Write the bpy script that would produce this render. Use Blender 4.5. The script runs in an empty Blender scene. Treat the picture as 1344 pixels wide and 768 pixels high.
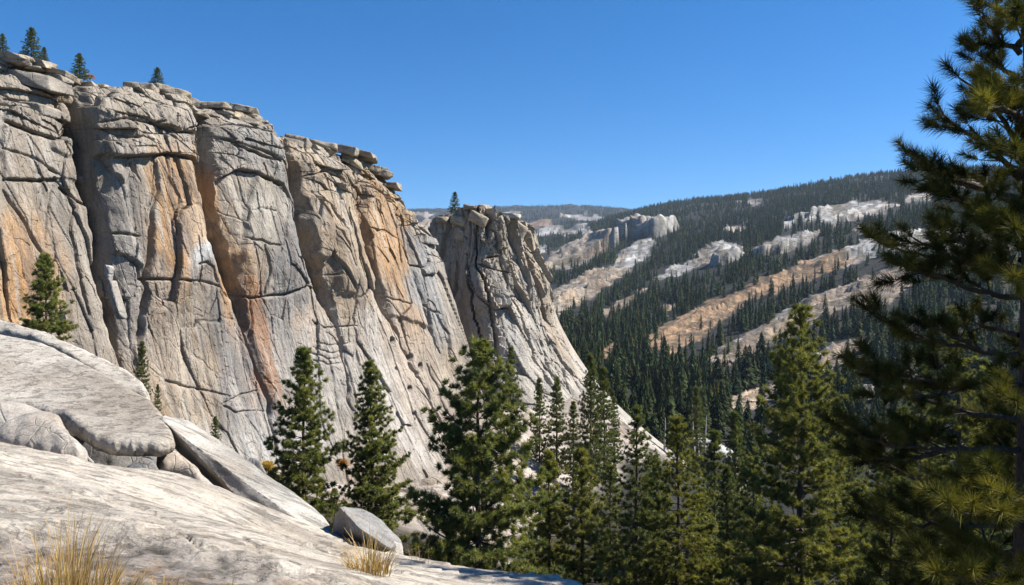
import bpy, bmesh, math, random
import numpy as np
from mathutils import Vector, Matrix
from mathutils.geometry import delaunay_2d_cdt

SC = bpy.context.scene
COL = SC.collection
FPX, CX, CY = 1045.0, 672.0, 384.0          # 28 mm lens: pixels of the photograph per unit tangent
rng = np.random.default_rng(7)
random.seed(7)
f32 = np.float32

# ------------------------------------------------------------------ maths
def at(px, py, Y):
    return np.array([(px - CX) / FPX * Y, Y, (CY - py) / FPX * Y])

def smooth(a, b, x):
    t = np.clip((x - a) / (b - a), 0, 1)
    return t * t * (3 - 2 * t)

def _hash(i, j, k, seed):
    h = (i.astype(np.int64) * 374761393 + j.astype(np.int64) * 668265263 + k * 2147483647 + seed * 974634777) & 0xffffffff
    h = ((h ^ (h >> 13)) * 1274126177) & 0xffffffff
    h = ((h ^ (h >> 16)) * 2246822519) & 0xffffffff
    h = h ^ (h >> 15)
    return (h & 0xffffff).astype(np.float64) / 0xffffff

def noise2(x, y, seed=0):
    xi, yi = np.floor(x), np.floor(y)
    fx, fy = x - xi, y - yi
    fx = fx * fx * fx * (fx * (fx * 6 - 15) + 10); fy = fy * fy * fy * (fy * (fy * 6 - 15) + 10)
    xi = xi.astype(np.int64); yi = yi.astype(np.int64)
    a = _hash(xi, yi, 0, seed); b = _hash(xi + 1, yi, 0, seed); c = _hash(xi, yi + 1, 0, seed); d = _hash(xi + 1, yi + 1, 0, seed)
    return (a * (1 - fx) + b * fx) * (1 - fy) + (c * (1 - fx) + d * fx) * fy - 0.5

def fbm2(x, y, oct=4, seed=0, gain=0.5):
    s = 0; amp = 1.0
    for o in range(oct):
        s = s + amp * noise2(x * 2 ** o + 17.3 * o, y * 2 ** o - 9.1 * o, seed + o)
        amp *= gain
    return s

def noise3(p, seed=0):
    xi = np.floor(p); f = p - xi; f = f * f * (3 - 2 * f); xi = xi.astype(np.int64)
    out = 0
    for dx in (0, 1):
        wx = f[:, 0] if dx else 1 - f[:, 0]
        for dy in (0, 1):
            wy = f[:, 1] if dy else 1 - f[:, 1]
            for dz in (0, 1):
                wz = f[:, 2] if dz else 1 - f[:, 2]
                out = out + wx * wy * wz * _hash(xi[:, 0] + dx, xi[:, 1] + dy, xi[:, 2] + dz, seed)
    return out - 0.5

def fbm3(p, oct=4, seed=0, gain=0.5):
    s = 0; amp = 1.0
    for o in range(oct):
        s = s + amp * noise3(p * 2 ** o + 3.7 * o, seed + o); amp *= gain
    return s

def cells(x, y, seed, jitter=0.9):
    """Voronoi on the unit grid: per-point cell random numbers (3), offset to the cell's seed, and F2-F1."""
    xi = np.floor(x).astype(np.int64); yi = np.floor(y).astype(np.int64)
    f1 = np.full(x.shape, 1e9); f2 = f1.copy()
    cx = np.zeros_like(x); cy = np.zeros_like(x); ox = np.zeros_like(x); oy = np.zeros_like(x)
    for dx in (-1, 0, 1):
        for dy in (-1, 0, 1):
            I, J = xi + dx, yi + dy
            sx = I + 0.5 + jitter * (_hash(I, J, 1, seed) - 0.5); sy = J + 0.5 + jitter * (_hash(I, J, 2, seed) - 0.5)
            d = np.hypot(x - sx, y - sy)
            nb = d < f1
            f2 = np.where(nb, f1, np.minimum(f2, d)); f1 = np.where(nb, d, f1)
            cx = np.where(nb, I, cx); cy = np.where(nb, J, cy)
            ox = np.where(nb, x - sx, ox); oy = np.where(nb, y - sy, oy)
    ci, cj = cx.astype(np.int64), cy.astype(np.int64)
    r = [_hash(ci, cj, 5 + k, seed) - 0.5 for k in range(3)]
    return r, ox, oy, f2 - f1

def facets(x, y, sx, sy, off, tilt, seed, crack=0.0, cw=0.06, warp=0.25):
    wx = x / sx + warp * fbm2(x / sx * 1.3, y / sy * 1.3, 2, seed + 50); wy = y / sy + warp * fbm2(x / sx * 1.3 + 9, y / sy * 1.3 + 4, 2, seed + 60)
    r, ox, oy, e = cells(wx, wy, seed)
    d = off * 2 * r[0] + tilt * 2 * (r[1] * ox * sx + r[2] * oy * sy)
    if crack:
        d = d - crack * (1 - smooth(0, cw, e))
    return d

def poly_sd(px, py, poly):
    """Signed distance (positive inside) to a polygon."""
    P = np.asarray(poly, float); Q = np.roll(P, -1, 0)
    d = np.full(px.shape, 1e9); inside = np.zeros(px.shape, bool)
    for (ax, ay), (bx, by) in zip(P, Q):
        ex, ey = bx - ax, by - ay
        t = np.clip(((px - ax) * ex + (py - ay) * ey) / (ex * ex + ey * ey + 1e-9), 0, 1)
        d = np.minimum(d, np.hypot(px - ax - t * ex, py - ay - t * ey))
        if ay != by:
            inside ^= ((ay > py) != (by > py)) & (px < (bx - ax) * (py - ay) / (by - ay) + ax)
    return np.where(inside, d, -d)

def line_d(px, py, pts):
    """Distance to a polyline and the fraction along it."""
    P = np.asarray(pts, float)
    d = np.full(px.shape, 1e9); fr = np.zeros(px.shape); n = len(P) - 1
    for i in range(n):
        (ax, ay), (bx, by) = P[i], P[i + 1]
        ex, ey = bx - ax, by - ay
        t = np.clip(((px - ax) * ex + (py - ay) * ey) / (ex * ex + ey * ey + 1e-9), 0, 1)
        q = np.hypot(px - ax - t * ex, py - ay - t * ey)
        m = q < d
        d = np.where(m, q, d); fr = np.where(m, (i + t) / n, fr)
    return d, fr

class TPS:
    def __init__(s, X, v, reg=1e-4):
        s.X = np.asarray(X, float); n = len(s.X)
        K = s.U(s.X, s.X) + reg * np.eye(n)
        P = np.hstack([np.ones((n, 1)), s.X])
        A = np.block([[K, P], [P.T, np.zeros((3, 3))]])
        s.w = np.linalg.solve(A, np.concatenate([np.asarray(v, float), np.zeros(3)]))
    @staticmethod
    def U(A, B):
        r2 = ((A[:, None, :] - B[None]) ** 2).sum(-1)
        return 0.5 * r2 * np.log(r2 + 1e-12)
    def __call__(s, Q):
        Q = np.asarray(Q, float); out = np.empty(len(Q))
        for i in range(0, len(Q), 60000):
            q = Q[i:i + 60000]
            out[i:i + 60000] = s.U(q, s.X) @ s.w[:-3] + s.w[-3] + q @ s.w[-2:]
        return out

# ------------------------------------------------------------------ scene helpers
def mesh_np(name, V, F, col=None, smooth_shade=True):
    V = np.ascontiguousarray(V, f32); F = np.ascontiguousarray(F, np.int32)
    me = bpy.data.meshes.new(name)
    k = F.shape[1]
    me.vertices.add(len(V)); me.vertices.foreach_set('co', V.ravel())
    me.loops.add(F.size); me.loops.foreach_set('vertex_index', F.ravel())
    me.polygons.add(len(F)); me.polygons.foreach_set('loop_start', np.arange(0, F.size, k, dtype=np.int32))
    me.polygons.foreach_set('use_smooth', np.full(len(F), smooth_shade))
    me.update(calc_edges=True)
    if col is not None:
        a = me.color_attributes.new('col', 'FLOAT_COLOR', 'POINT')
        c = np.ones((len(V), 4), f32); c[:, :3] = col
        a.data.foreach_set('color', c.ravel())
    return me

def link(name, me, mat=None, parent=None):
    o = bpy.data.objects.new(name, me); COL.objects.link(o)
    if mat is not None and not me.materials: me.materials.append(mat)
    if parent is not None: o.parent = parent
    return o

def tag(o, label=None, cat=None, group=None, kind=None):
    if label: o['label'] = label
    if cat: o['category'] = cat
    if group: o['group'] = group
    if kind: o['kind'] = kind
    return o

def empty(name, loc, rz=0.0, sc=1.0):
    o = bpy.data.objects.new(name, None); COL.objects.link(o)
    o.location = loc; o.rotation_euler = (0, 0, rz); o.scale = (sc, sc, sc); o.empty_display_size = 0.2
    return o

def grid_faces(nu, nv):
    i = np.arange(nu * nv).reshape(nv, nu)
    return np.stack([i[:-1, :-1], i[:-1, 1:], i[1:, 1:], i[1:, :-1]], -1).reshape(-1, 4)

# ------------------------------------------------------------------ materials
def nd(nt, t, **kw):
    n = nt.nodes.new(t)
    for k, v in kw.items():
        setattr(n, k, v)
    return n

def new_mat(name):
    m = bpy.data.materials.new(name); m.use_nodes = True
    nt = m.node_tree; b = nt.nodes['Principled BSDF']
    return m, nt, b

def mixc(nt, blend, fac, a, b):
    n = nd(nt, 'ShaderNodeMix', data_type='RGBA', blend_type=blend)
    for sock, val in ((n.inputs[0], fac), (n.inputs[6], a), (n.inputs[7], b)):
        if hasattr(val, 'is_output'): nt.links.new(val, sock)
        elif isinstance(val, (int, float)): sock.default_value = val
        else: sock.default_value = (*val, 1)
    return n.outputs[2]

def ramp(nt, src, stops):
    r = nd(nt, 'ShaderNodeValToRGB')
    e = r.color_ramp.elements
    while len(e) < len(stops): e.new(0.5)
    for k, (p, c) in zip(e, stops):
        k.position = p; k.color = (c, c, c, 1) if isinstance(c, (int, float)) else (*c, 1)
    nt.links.new(src, r.inputs[0])
    return r.outputs[0]

def mapping(nt, coord, scale=(1, 1, 1), rot=(0, 0, 0)):
    m = nd(nt, 'ShaderNodeMapping', vector_type='TEXTURE'); m.inputs['Scale'].default_value = tuple(1.0 / v for v in scale); m.inputs['Rotation'].default_value = rot
    nt.links.new(coord, m.inputs[0]); return m.outputs[0]

def noise(nt, vec, scale, detail=6, rough=0.6, dist=0.0):
    n = nd(nt, 'ShaderNodeTexNoise'); n.inputs['Scale'].default_value = scale; n.inputs['Detail'].default_value = detail
    n.inputs['Roughness'].default_value = rough; n.inputs['Distortion'].default_value = dist
    nt.links.new(vec, n.inputs['Vector']); return n.outputs['Fac']

def voro_edge(nt, vec, scale):
    n = nd(nt, 'ShaderNodeTexVoronoi', feature='DISTANCE_TO_EDGE'); n.inputs['Scale'].default_value = scale
    nt.links.new(vec, n.inputs['Vector']); return n.outputs['Distance']

def warp_vec(nt, vec, scale, amt):
    n = nd(nt, 'ShaderNodeTexNoise'); n.inputs['Scale'].default_value = scale; n.inputs['Detail'].default_value = 4
    nt.links.new(vec, n.inputs['Vector'])
    s = nd(nt, 'ShaderNodeVectorMath', operation='SCALE'); s.inputs['Scale'].default_value = amt
    nt.links.new(n.outputs['Color'], s.inputs[0])
    a = nd(nt, 'ShaderNodeVectorMath', operation='ADD'); nt.links.new(vec, a.inputs[0]); nt.links.new(s.outputs[0], a.inputs[1])
    return a.outputs[0]

def rock_mat(name, unit, streak=(1, 1, 0.12), rot=(0, 0, 0), crack=0.5, bump=0.5, streak_amt=0.45, lines=0.0, line_scale=(1, 1, 1), albedo=0.66):
    """Weathered granite over the painted mineral colour; unit = size in metres of the middle grain of the pattern."""
    m, nt, b = new_mat(name)
    L = nt.links.new
    tc = nd(nt, 'ShaderNodeTexCoord').outputs['Object']
    colr = nd(nt, 'ShaderNodeAttribute', attribute_name='col').outputs['Color']
    sc = 1.0 / unit
    big = noise(nt, tc, sc * 0.35, 8, 0.65, 0.4)
    strk = noise(nt, mapping(nt, tc, streak, rot), sc * 1.6, 8, 0.7, 0.3)
    fine = noise(nt, tc, sc * 9, 6, 0.75)
    colr = mixc(nt, 'MULTIPLY', 1.0, colr, (albedo, albedo, albedo))
    c = mixc(nt, 'MULTIPLY', 1.0, colr, ramp(nt, big, [(0.3, 0.72), (0.52, 1.0), (0.72, 1.18)]))
    c = mixc(nt, 'MULTIPLY', streak_amt * 2, c, ramp(nt, strk, [(0.34, 0.5), (0.5, 0.98), (0.68, 1.12)]))
    c = mixc(nt, 'MULTIPLY', 0.8, c, ramp(nt, fine, [(0.32, 0.5), (0.5, 1.0), (0.68, 1.3)]))
    hgt = big
    if crack:
        wv = warp_vec(nt, mapping(nt, tc, (1, 1, 0.35), rot), sc * 0.6, unit * 0.5)
        e1 = ramp(nt, voro_edge(nt, wv, sc * 0.45), [(0.0, 0.0), (0.022, 1.0)])
        e2 = ramp(nt, voro_edge(nt, wv, sc * 1.1), [(0.0, 0.0), (0.035, 1.0)])
        br = ramp(nt, noise(nt, tc, sc * 0.5, 3), [(0.44, 0.0), (0.56, 1.0)])
        e2 = mixc(nt, 'LIGHTEN', 1.0, e2, br)
        ee = mixc(nt, 'MULTIPLY', 1.0, e1, e2)
        c = mixc(nt, 'MULTIPLY', crack, c, ramp(nt, ee, [(0.0, 0.25), (1.0, 1.0)]))
    ln = None
    if lines:
        lv = warp_vec(nt, mapping(nt, tc, line_scale, rot), sc * 0.35, unit * 0.5)
        w = noise(nt, lv, sc * 2.2, 7, 0.72)
        ln = ramp(nt, w, [(0.40, 0.0), (0.47, 1.0), (0.62, 1.0), (0.66, 0.8)])
        c = mixc(nt, 'MULTIPLY', lines, c, ramp(nt, ln, [(0.0, 0.3), (1.0, 1.0)]))
    L(c, b.inputs['Base Color'])
    b.inputs['Roughness'].default_value = 0.85
    b.inputs['Specular IOR Level'].default_value = 0.25
    # relief
    def bumpn(h, dist, strength, prev=None):
        n = nd(nt, 'ShaderNodeBump'); n.inputs['Strength'].default_value = strength; n.inputs['Distance'].default_value = dist
        L(h, n.inputs['Height'])
        if prev is not None: L(prev, n.inputs['Normal'])
        return n.outputs[0]
    nb = bumpn(strk, unit * 0.22, bump)
    nb = bumpn(fine, unit * 0.05, bump, nb)
    if crack: nb = bumpn(ee, unit * 0.08, bump, nb)
    if ln is not None: nb = bumpn(ln, unit * 0.06, bump, nb)
    L(nb, b.inputs['Normal'])
    return m

def leaf_mat(name, transl=0.25):
    m, nt, b = new_mat(name)
    colr = nd(nt, 'ShaderNodeAttribute', attribute_name='col').outputs['Color']
    nt.links.new(colr, b.inputs['Base Color'])
    b.inputs['Roughness'].default_value = 0.55; b.inputs['Specular IOR Level'].default_value = 0.3
    t = nd(nt, 'ShaderNodeBsdfTranslucent')
    nt.links.new(mixc(nt, 'MULTIPLY', 1.0, colr, (1.3, 1.3, 0.6)), t.inputs[0])
    mx = nd(nt, 'ShaderNodeMixShader'); mx.inputs[0].default_value = transl
    nt.links.new(b.outputs[0], mx.inputs[1]); nt.links.new(t.outputs[0], mx.inputs[2])
    nt.links.new(mx.outputs[0], nt.nodes['Material Output'].inputs[0])
    return m

def bark_mat(name, c1, c2):
    m, nt, b = new_mat(name)
    tc = nd(nt, 'ShaderNodeTexCoord').outputs['Object']
    n = noise(nt, mapping(nt, tc, (6, 6, 1.2)), 4, 6, 0.7, 0.5)
    nt.links.new(mixc(nt, 'MIX', ramp(nt, n, [(0.35, 0.0), (0.65, 1.0)]), c1, c2), b.inputs['Base Color'])
    b.inputs['Roughness'].default_value = 0.9
    bp = nd(nt, 'ShaderNodeBump'); bp.inputs['Distance'].default_value = 0.04; nt.links.new(n, bp.inputs['Height']); nt.links.new(bp.outputs[0], b.inputs['Normal'])
    return m

M_cliff = rock_mat('cliff_granite', 1.6, streak=(1, 1, 0.13), rot=(0, math.radians(-14), 0), crack=0.22, bump=0.6, streak_amt=0.34)
M_cap = rock_mat('cap_granite', 1.2, streak=(0.4, 0.4, 1.6), crack=0.35, bump=0.5, streak_amt=0.4)
M_slab = rock_mat('slab_granite', 0.26, streak=(0.22, 1.2, 1.5), rot=(0, math.radians(24), math.radians(6)), crack=0.0, bump=0.8, streak_amt=0.26, lines=0.42, line_scale=(0.16, 0.7, 1.1))
M_boulder = rock_mat('boulder_granite', 0.3, streak=(0.6, 0.6, 1.0), crack=0.25, bump=0.5, streak_amt=0.3)
M_far = rock_mat('far_granite', 26, streak=(0.6, 0.6, 2.5), rot=(0, math.radians(12), 0), crack=0.35, bump=0.5, streak_amt=0.45)
M_terrain = rock_mat('slope_ground', 9, streak=(0.35, 0.35, 1.6), rot=(0, math.radians(18), 0), crack=0.3, bump=0.5, streak_amt=0.45, lines=0.6, line_scale=(0.22, 0.3, 1.6))
M_leaf = leaf_mat('pine_needles', 0.35)
M_leaf_near = leaf_mat('long_pine_needles', 0.18); M_leaf_near.node_tree.nodes['Principled BSDF'].inputs['Specular IOR Level'].default_value = 0.08; M_leaf_near.node_tree.nodes['Principled BSDF'].inputs['Roughness'].default_value = 0.75
M_leaf_far = leaf_mat('far_needles', 0.1); M_leaf_far.node_tree.nodes['Principled BSDF'].inputs['Specular IOR Level'].default_value = 0.04; M_leaf_far.node_tree.nodes['Principled BSDF'].inputs['Roughness'].default_value = 0.9
M_grass = leaf_mat('dry_blades', 0.3)
M_bark = bark_mat('pine_bark', (0.035, 0.026, 0.02), (0.11, 0.075, 0.05))
M_dead = bark_mat('bleached_wood', (0.22, 0.2, 0.18), (0.46, 0.43, 0.4))

# ------------------------------------------------------------------ terrain (valley and far hillside)
def tq(px, Y): return np.stack([np.asarray(px, float) / 260.0, np.log(np.asarray(Y, float)) * 2.2], -1)
_ctl = []
def cz(Y, *pz):
    for px, z in pz: _ctl.append((px, Y, z / Y))
def cp(px, *yp):
    for Y, py in yp: _ctl.append((px, Y, (CY - py) / FPX))
cz(3, (-900, -5.2), (-200, -5.2), (600, -5.4), (1300, -5.6), (2200, -6))
cz(9, (-600, -6.5), (0, -6.5), (500, -7.5), (1000, -8), (1340, -7.6), (1900, -8))
cz(16, (-400, -6.5), (100, -7), (600, -9.5), (1000, -11), (1340, -10.5), (1700, -11))
cz(30, (-300, -6.0), (0, -7), (300, -10.5), (600, -13.5), (1000, -16), (1344, -15), (1700, -15))
cz(50, (-250, -4), (60, -5.5), (200, -10), (400, -16), (620, -20), (850, -23), (1050, -23.5), (1344, -23), (1700, -22))
cz(62, (60, -4.2), (-150, -2))
cz(82, (0, -6), (-200, 0), (200, -14))
cz(95, (350, -21)); cz(130, (540, -28))
cz(90, (850, -33), (1100, -34), (1344, -33), (1700, -30))
cp(560, (110, 640)); cp(600, (135, 560)); cp(720, (135, 622)); cp(690, (110, 700))
cp(640, (155, 535)); cp(740, (155, 590)); cp(770, (175, 523)); cp(860, (175, 592)); cp(800, (160, 590))
cp(810, (140, 650)); cp(900, (140, 680)); cp(940, (180, 640))
cp(780, (215, 590)); cp(860, (225, 612)); cp(950, (215, 640)); cp(1100, (200, 660)); cp(1344, (190, 670)); cp(1700, (190, 640))
cp(480, (240, 560), (420, 520), (900, 440), (2000, 350), (5000, 286), (6500, 277), (9500, 300))
cp(620, (260, 575), (420, 520), (750, 440), (1200, 385), (1900, 345), (2800, 318), (4200, 296), (5400, 284), (6500, 275), (9500, 300))
cp(710, (260, 590), (360, 545), (520, 490), (800, 430), (1200, 392), (1900, 348), (2800, 318), (4200, 294), (6500, 272), (9500, 300))
cp(800, (260, 600), (340, 555), (480, 500), (700, 450), (1000, 402), (1300, 362), (2000, 315), (2700, 292), (4500, 284), (6500, 274), (9500, 300))
cp(900, (260, 608), (330, 560), (470, 505), (650, 455), (900, 400), (1200, 352), (1900, 298), (3000, 267), (4500, 284), (6500, 290), (9500, 310))
cp(1000, (260, 610), (330, 565), (450, 515), (600, 455), (800, 402), (1100, 340), (1700, 289), (2600, 258), (4200, 285), (6500, 300))
cp(1100, (260, 612), (330, 560), (450, 500), (600, 438), (800, 375), (1100, 318), (1600, 272), (2400, 240), (4000, 275), (6500, 300))
cp(1200, (260, 610), (330, 555), (450, 485), (600, 415), (800, 345), (1100, 296), (1600, 256), (2300, 229), (4000, 270), (6500, 300))
cp(1344, (260, 600), (330, 545), (450, 470), (600, 400), (800, 335), (1100, 285), (1600, 245), (2200, 224), (4000, 270), (6500, 300))
cp(1600, (260, 580), (450, 450), (800, 320), (1600, 235), (2200, 215), (5000, 270))
cp(250, (260, 480), (900, 420), (3000, 320), (6500, 280), (9500, 300)); cp(-200, (260, 430), (1500, 360), (6500, 285)); cp(2200, (500, 420), (2000, 220), (6500, 280))
_c = np.array(_ctl)
_tps = TPS(tq(_c[:, 0], _c[:, 1]), _c[:, 2], 2e-4)
def slope_at(px, Y): return _tps(tq(px, Y))
def ground_z(x, y):
    x = np.atleast_1d(np.asarray(x, float)); y = np.atleast_1d(np.asarray(y, float))
    return slope_at(CX + x / y * FPX, y) * y

# bare granite on the far hillside: outline in the photograph, mineral colour, softness
GREY, PALE, TAN, OCHRE, WARM = (0.36, 0.35, 0.335), (0.50, 0.475, 0.44), (0.42, 0.345, 0.265), (0.36, 0.225, 0.125), (0.40, 0.31, 0.235)
PATCH = [
 ([(712,352),(724,328),(768,308),(816,318),(800,330),(772,342),(745,352)], TAN),
 ([(805,352),(812,335),(838,320),(864,321),(850,338),(826,352)], PALE),
 ([(712,385),(760,364),(800,350),(826,353),(800,376),(772,392),(735,412),(714,414)], TAN),
 ([(740,388),(775,372),(812,356),(806,368),(775,390),(745,396)], PALE),
 ([(858,366),(898,346),(945,322),(985,324),(975,338),(925,348),(885,364)], PALE),
 ([(985,330),(1010,316),(1060,302),(1078,306),(1060,322),(1010,332)], GREY),
 ([(846,452),(872,424),(950,388),(1040,350),(1105,330),(1120,345),(1040,376),(985,392),(960,412),(915,445),(880,464)], OCHRE),
 ([(1025,362),(1065,342),(1130,318),(1190,300),(1255,300),(1300,318),(1250,332),(1180,330),(1130,345),(1060,362)], PALE),
 ([(930,470),(980,445),(1030,412),(1080,388),(1140,362),(1190,345),(1200,372),(1170,398),(1110,404),(1070,420),(1010,452),(960,478)], WARM),
 ([(985,440),(1035,402),(1085,380),(1090,392),(1040,420),(1000,446)], GREY),
 ([(1068,480),(1098,458),(1150,438),(1160,448),(1120,470),(1080,492)], WARM),
 ([(940,530),(985,508),(1030,500),(1040,515),(1000,535),(950,545)], WARM),
 ([(1115,520),(1160,492),(1215,470),(1230,488),(1180,512),(1130,528)], GREY),
 ([(1055,290),(1085,274),(1125,264),(1180,264),(1186,272),(1140,282),(1095,296)], PALE),
 ([(1186,264),(1200,254),(1226,255),(1222,264)], PALE), ([(1240,238),(1290,232),(1300,240),(1250,246)], TAN),
 ([(948,302),(965,294),(985,291),(975,300)], PALE), ([(962,271),(985,263),(1004,262),(990,270)], PALE),
 ([(1020,298),(1035,286),(1046,288),(1036,299)], PALE), ([(1115,302),(1128,296),(1136,301),(1124,308)], PALE),
 ([(790,408),(815,392),(850,372),(856,376),(820,400),(796,416)], WARM), ([(850,408),(890,396),(880,404)], WARM),
 ([(786,462),(802,450),(812,452),(796,468)], OCHRE), ([(740,452),(758,446),(752,454)], TAN),
 ([(690,334),(715,322),(722,330),(700,340)], PALE), ([(700,308),(720,296),(752,300),(770,290),(776,302),(740,312)], PALE),
 ([(690,296),(712,288),(728,291),(716,298)], OCHRE), ([(735,285),(770,282),(800,286),(770,292)], PALE),
 ([(540,298),(560,288),(575,290),(560,304)], TAN), ([(533,283),(560,281),(572,284),(560,288)], PALE), ([(640,282),(660,279),(680,283)],PALE),
 ([(905,600),(925,575),(968,590),(985,640),(940,640)], PALE),
]
def bare_mask(px, py, jit=1.0):
    m = np.zeros(px.shape); which = np.full(px.shape, -1)
    for k, (poly, c) in enumerate(PATCH):
        P = np.array(poly); x0, y0 = P.min(0) - 12; x1, y1 = P.max(0) + 12
        idx = np.nonzero((px > x0) & (px < x1) & (py > y0) & (py < y1))[0]
        if len(idx) == 0: continue
        sd = poly_sd(px[idx], py[idx], poly) + jit * 7 * fbm2(px[idx] / 14.0, py[idx] / 5.0, 3, 90)
        v = smooth(-1.2, 1.2, sd)
        up = v > m[idx]
        which[idx] = np.where(up, k, which[idx]); m[idx] = np.maximum(m[idx], v)
    return m, which

SCARPS = [  # foot of a cliff traced on the slope, height m, run-out m behind the edge
 ([(793,318),(815,316),(838,316),(864,309)], 56, 190), ([(862,315),(876,309),(904,300)], 48, 160), ([(870,440),(920,415),(965,400)], 5, 30), ([(950,402),(1000,381),(1045,362)], 6, 35), ([(955,462),(1010,440),(1055,418)], 6, 30), ([(1060,402),(1100,386),(1155,372)], 6, 35), ([(1085,348),(1130,335),(1185,322)], 7, 45), ([(1080,476),(1110,461),(1150,448)], 5, 25), ([(768,318),(784,316),(800,313)], 24, 110),
 ([(926,354),(955,349),(986,337)], 20, 90), ([(984,343),(1025,335),(1070,318)], 18, 80), ([(1080,352),(1110,340),(1150,330)], 8, 50), ([(985,445),(1030,428),(1062,415)], 6, 30), ([(716,352),(740,346),(770,338)], 14, 80), ([(735,398),(770,386),(800,374)], 9, 50), ([(1040,292),(1065,286),(1095,280)], 16, 80),
]
def _scarp_lines():
    Ys = np.exp(np.linspace(math.log(250), math.log(4000), 1500)); out = []
    for pts, H, run in SCARPS:
        w = []
        for (ax, ay), (bx, by) in zip(pts[:-1], pts[1:]):
            for k in range(6):
                px, py = ax + (bx - ax) * k / 6, ay + (by - ay) * k / 6
                q = CY - slope_at(np.full(len(Ys), px), Ys) * FPX
                i = np.nonzero(q <= py)[0][0]
                w.append(((px - CX) / FPX * Ys[i], Ys[i]))
        out.append((np.array(w), H, run))
    return out
_SC = _scarp_lines()
def scarps(X, Y):
    dz = np.zeros_like(X); mk = np.zeros_like(X)
    for W, H, run in _SC:
        x0, y0 = W.min(0) - run * 1.3; x1, y1 = W.max(0) + run * 1.3
        i = np.nonzero((X > x0) & (X < x1) & (Y > y0) & (Y < y1))[0]
        if len(i) == 0: continue
        wob = 0.35 * H * fbm2(X[i] / (H * 1.1), Y[i] / (H * 1.6), 4, 61)
        q, fr = line_d(X[i], Y[i], W)
        # side of the line: uphill (away from the camera, to the right) is positive
        k = np.clip((fr * (len(W) - 1)).astype(int), 0, len(W) - 2); T = W[k + 1] - W[k]; A = W[k]
        sgn = np.sign((X[i] - A[:, 0]) * -T[:, 1] + (Y[i] - A[:, 1]) * T[:, 0]); 
        d = q * sgn + wob
        tp = smooth(0, 0.16, fr + 0.03) * smooth(0, 0.16, 1.03 - fr)
        prof = smooth(0, 0.30 * H, d) * (1 - 0.75 * smooth(0.3 * H, run, d)) * (1 - smooth(run * 0.6, run, d))
        stp = 0.85 + 0.3 * fbm2(X[i] / (0.5 * H), Y[i] / (0.7 * H), 3, 62)
        v = H * tp * prof * stp
        dz[i] = np.maximum(dz[i], v)
        mk[i] = np.maximum(mk[i], tp * smooth(-0.12 * H, 0.0, d) * (1 - smooth(0.3 * run, 0.6 * run, d + wob)))
    return dz, mk

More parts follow.
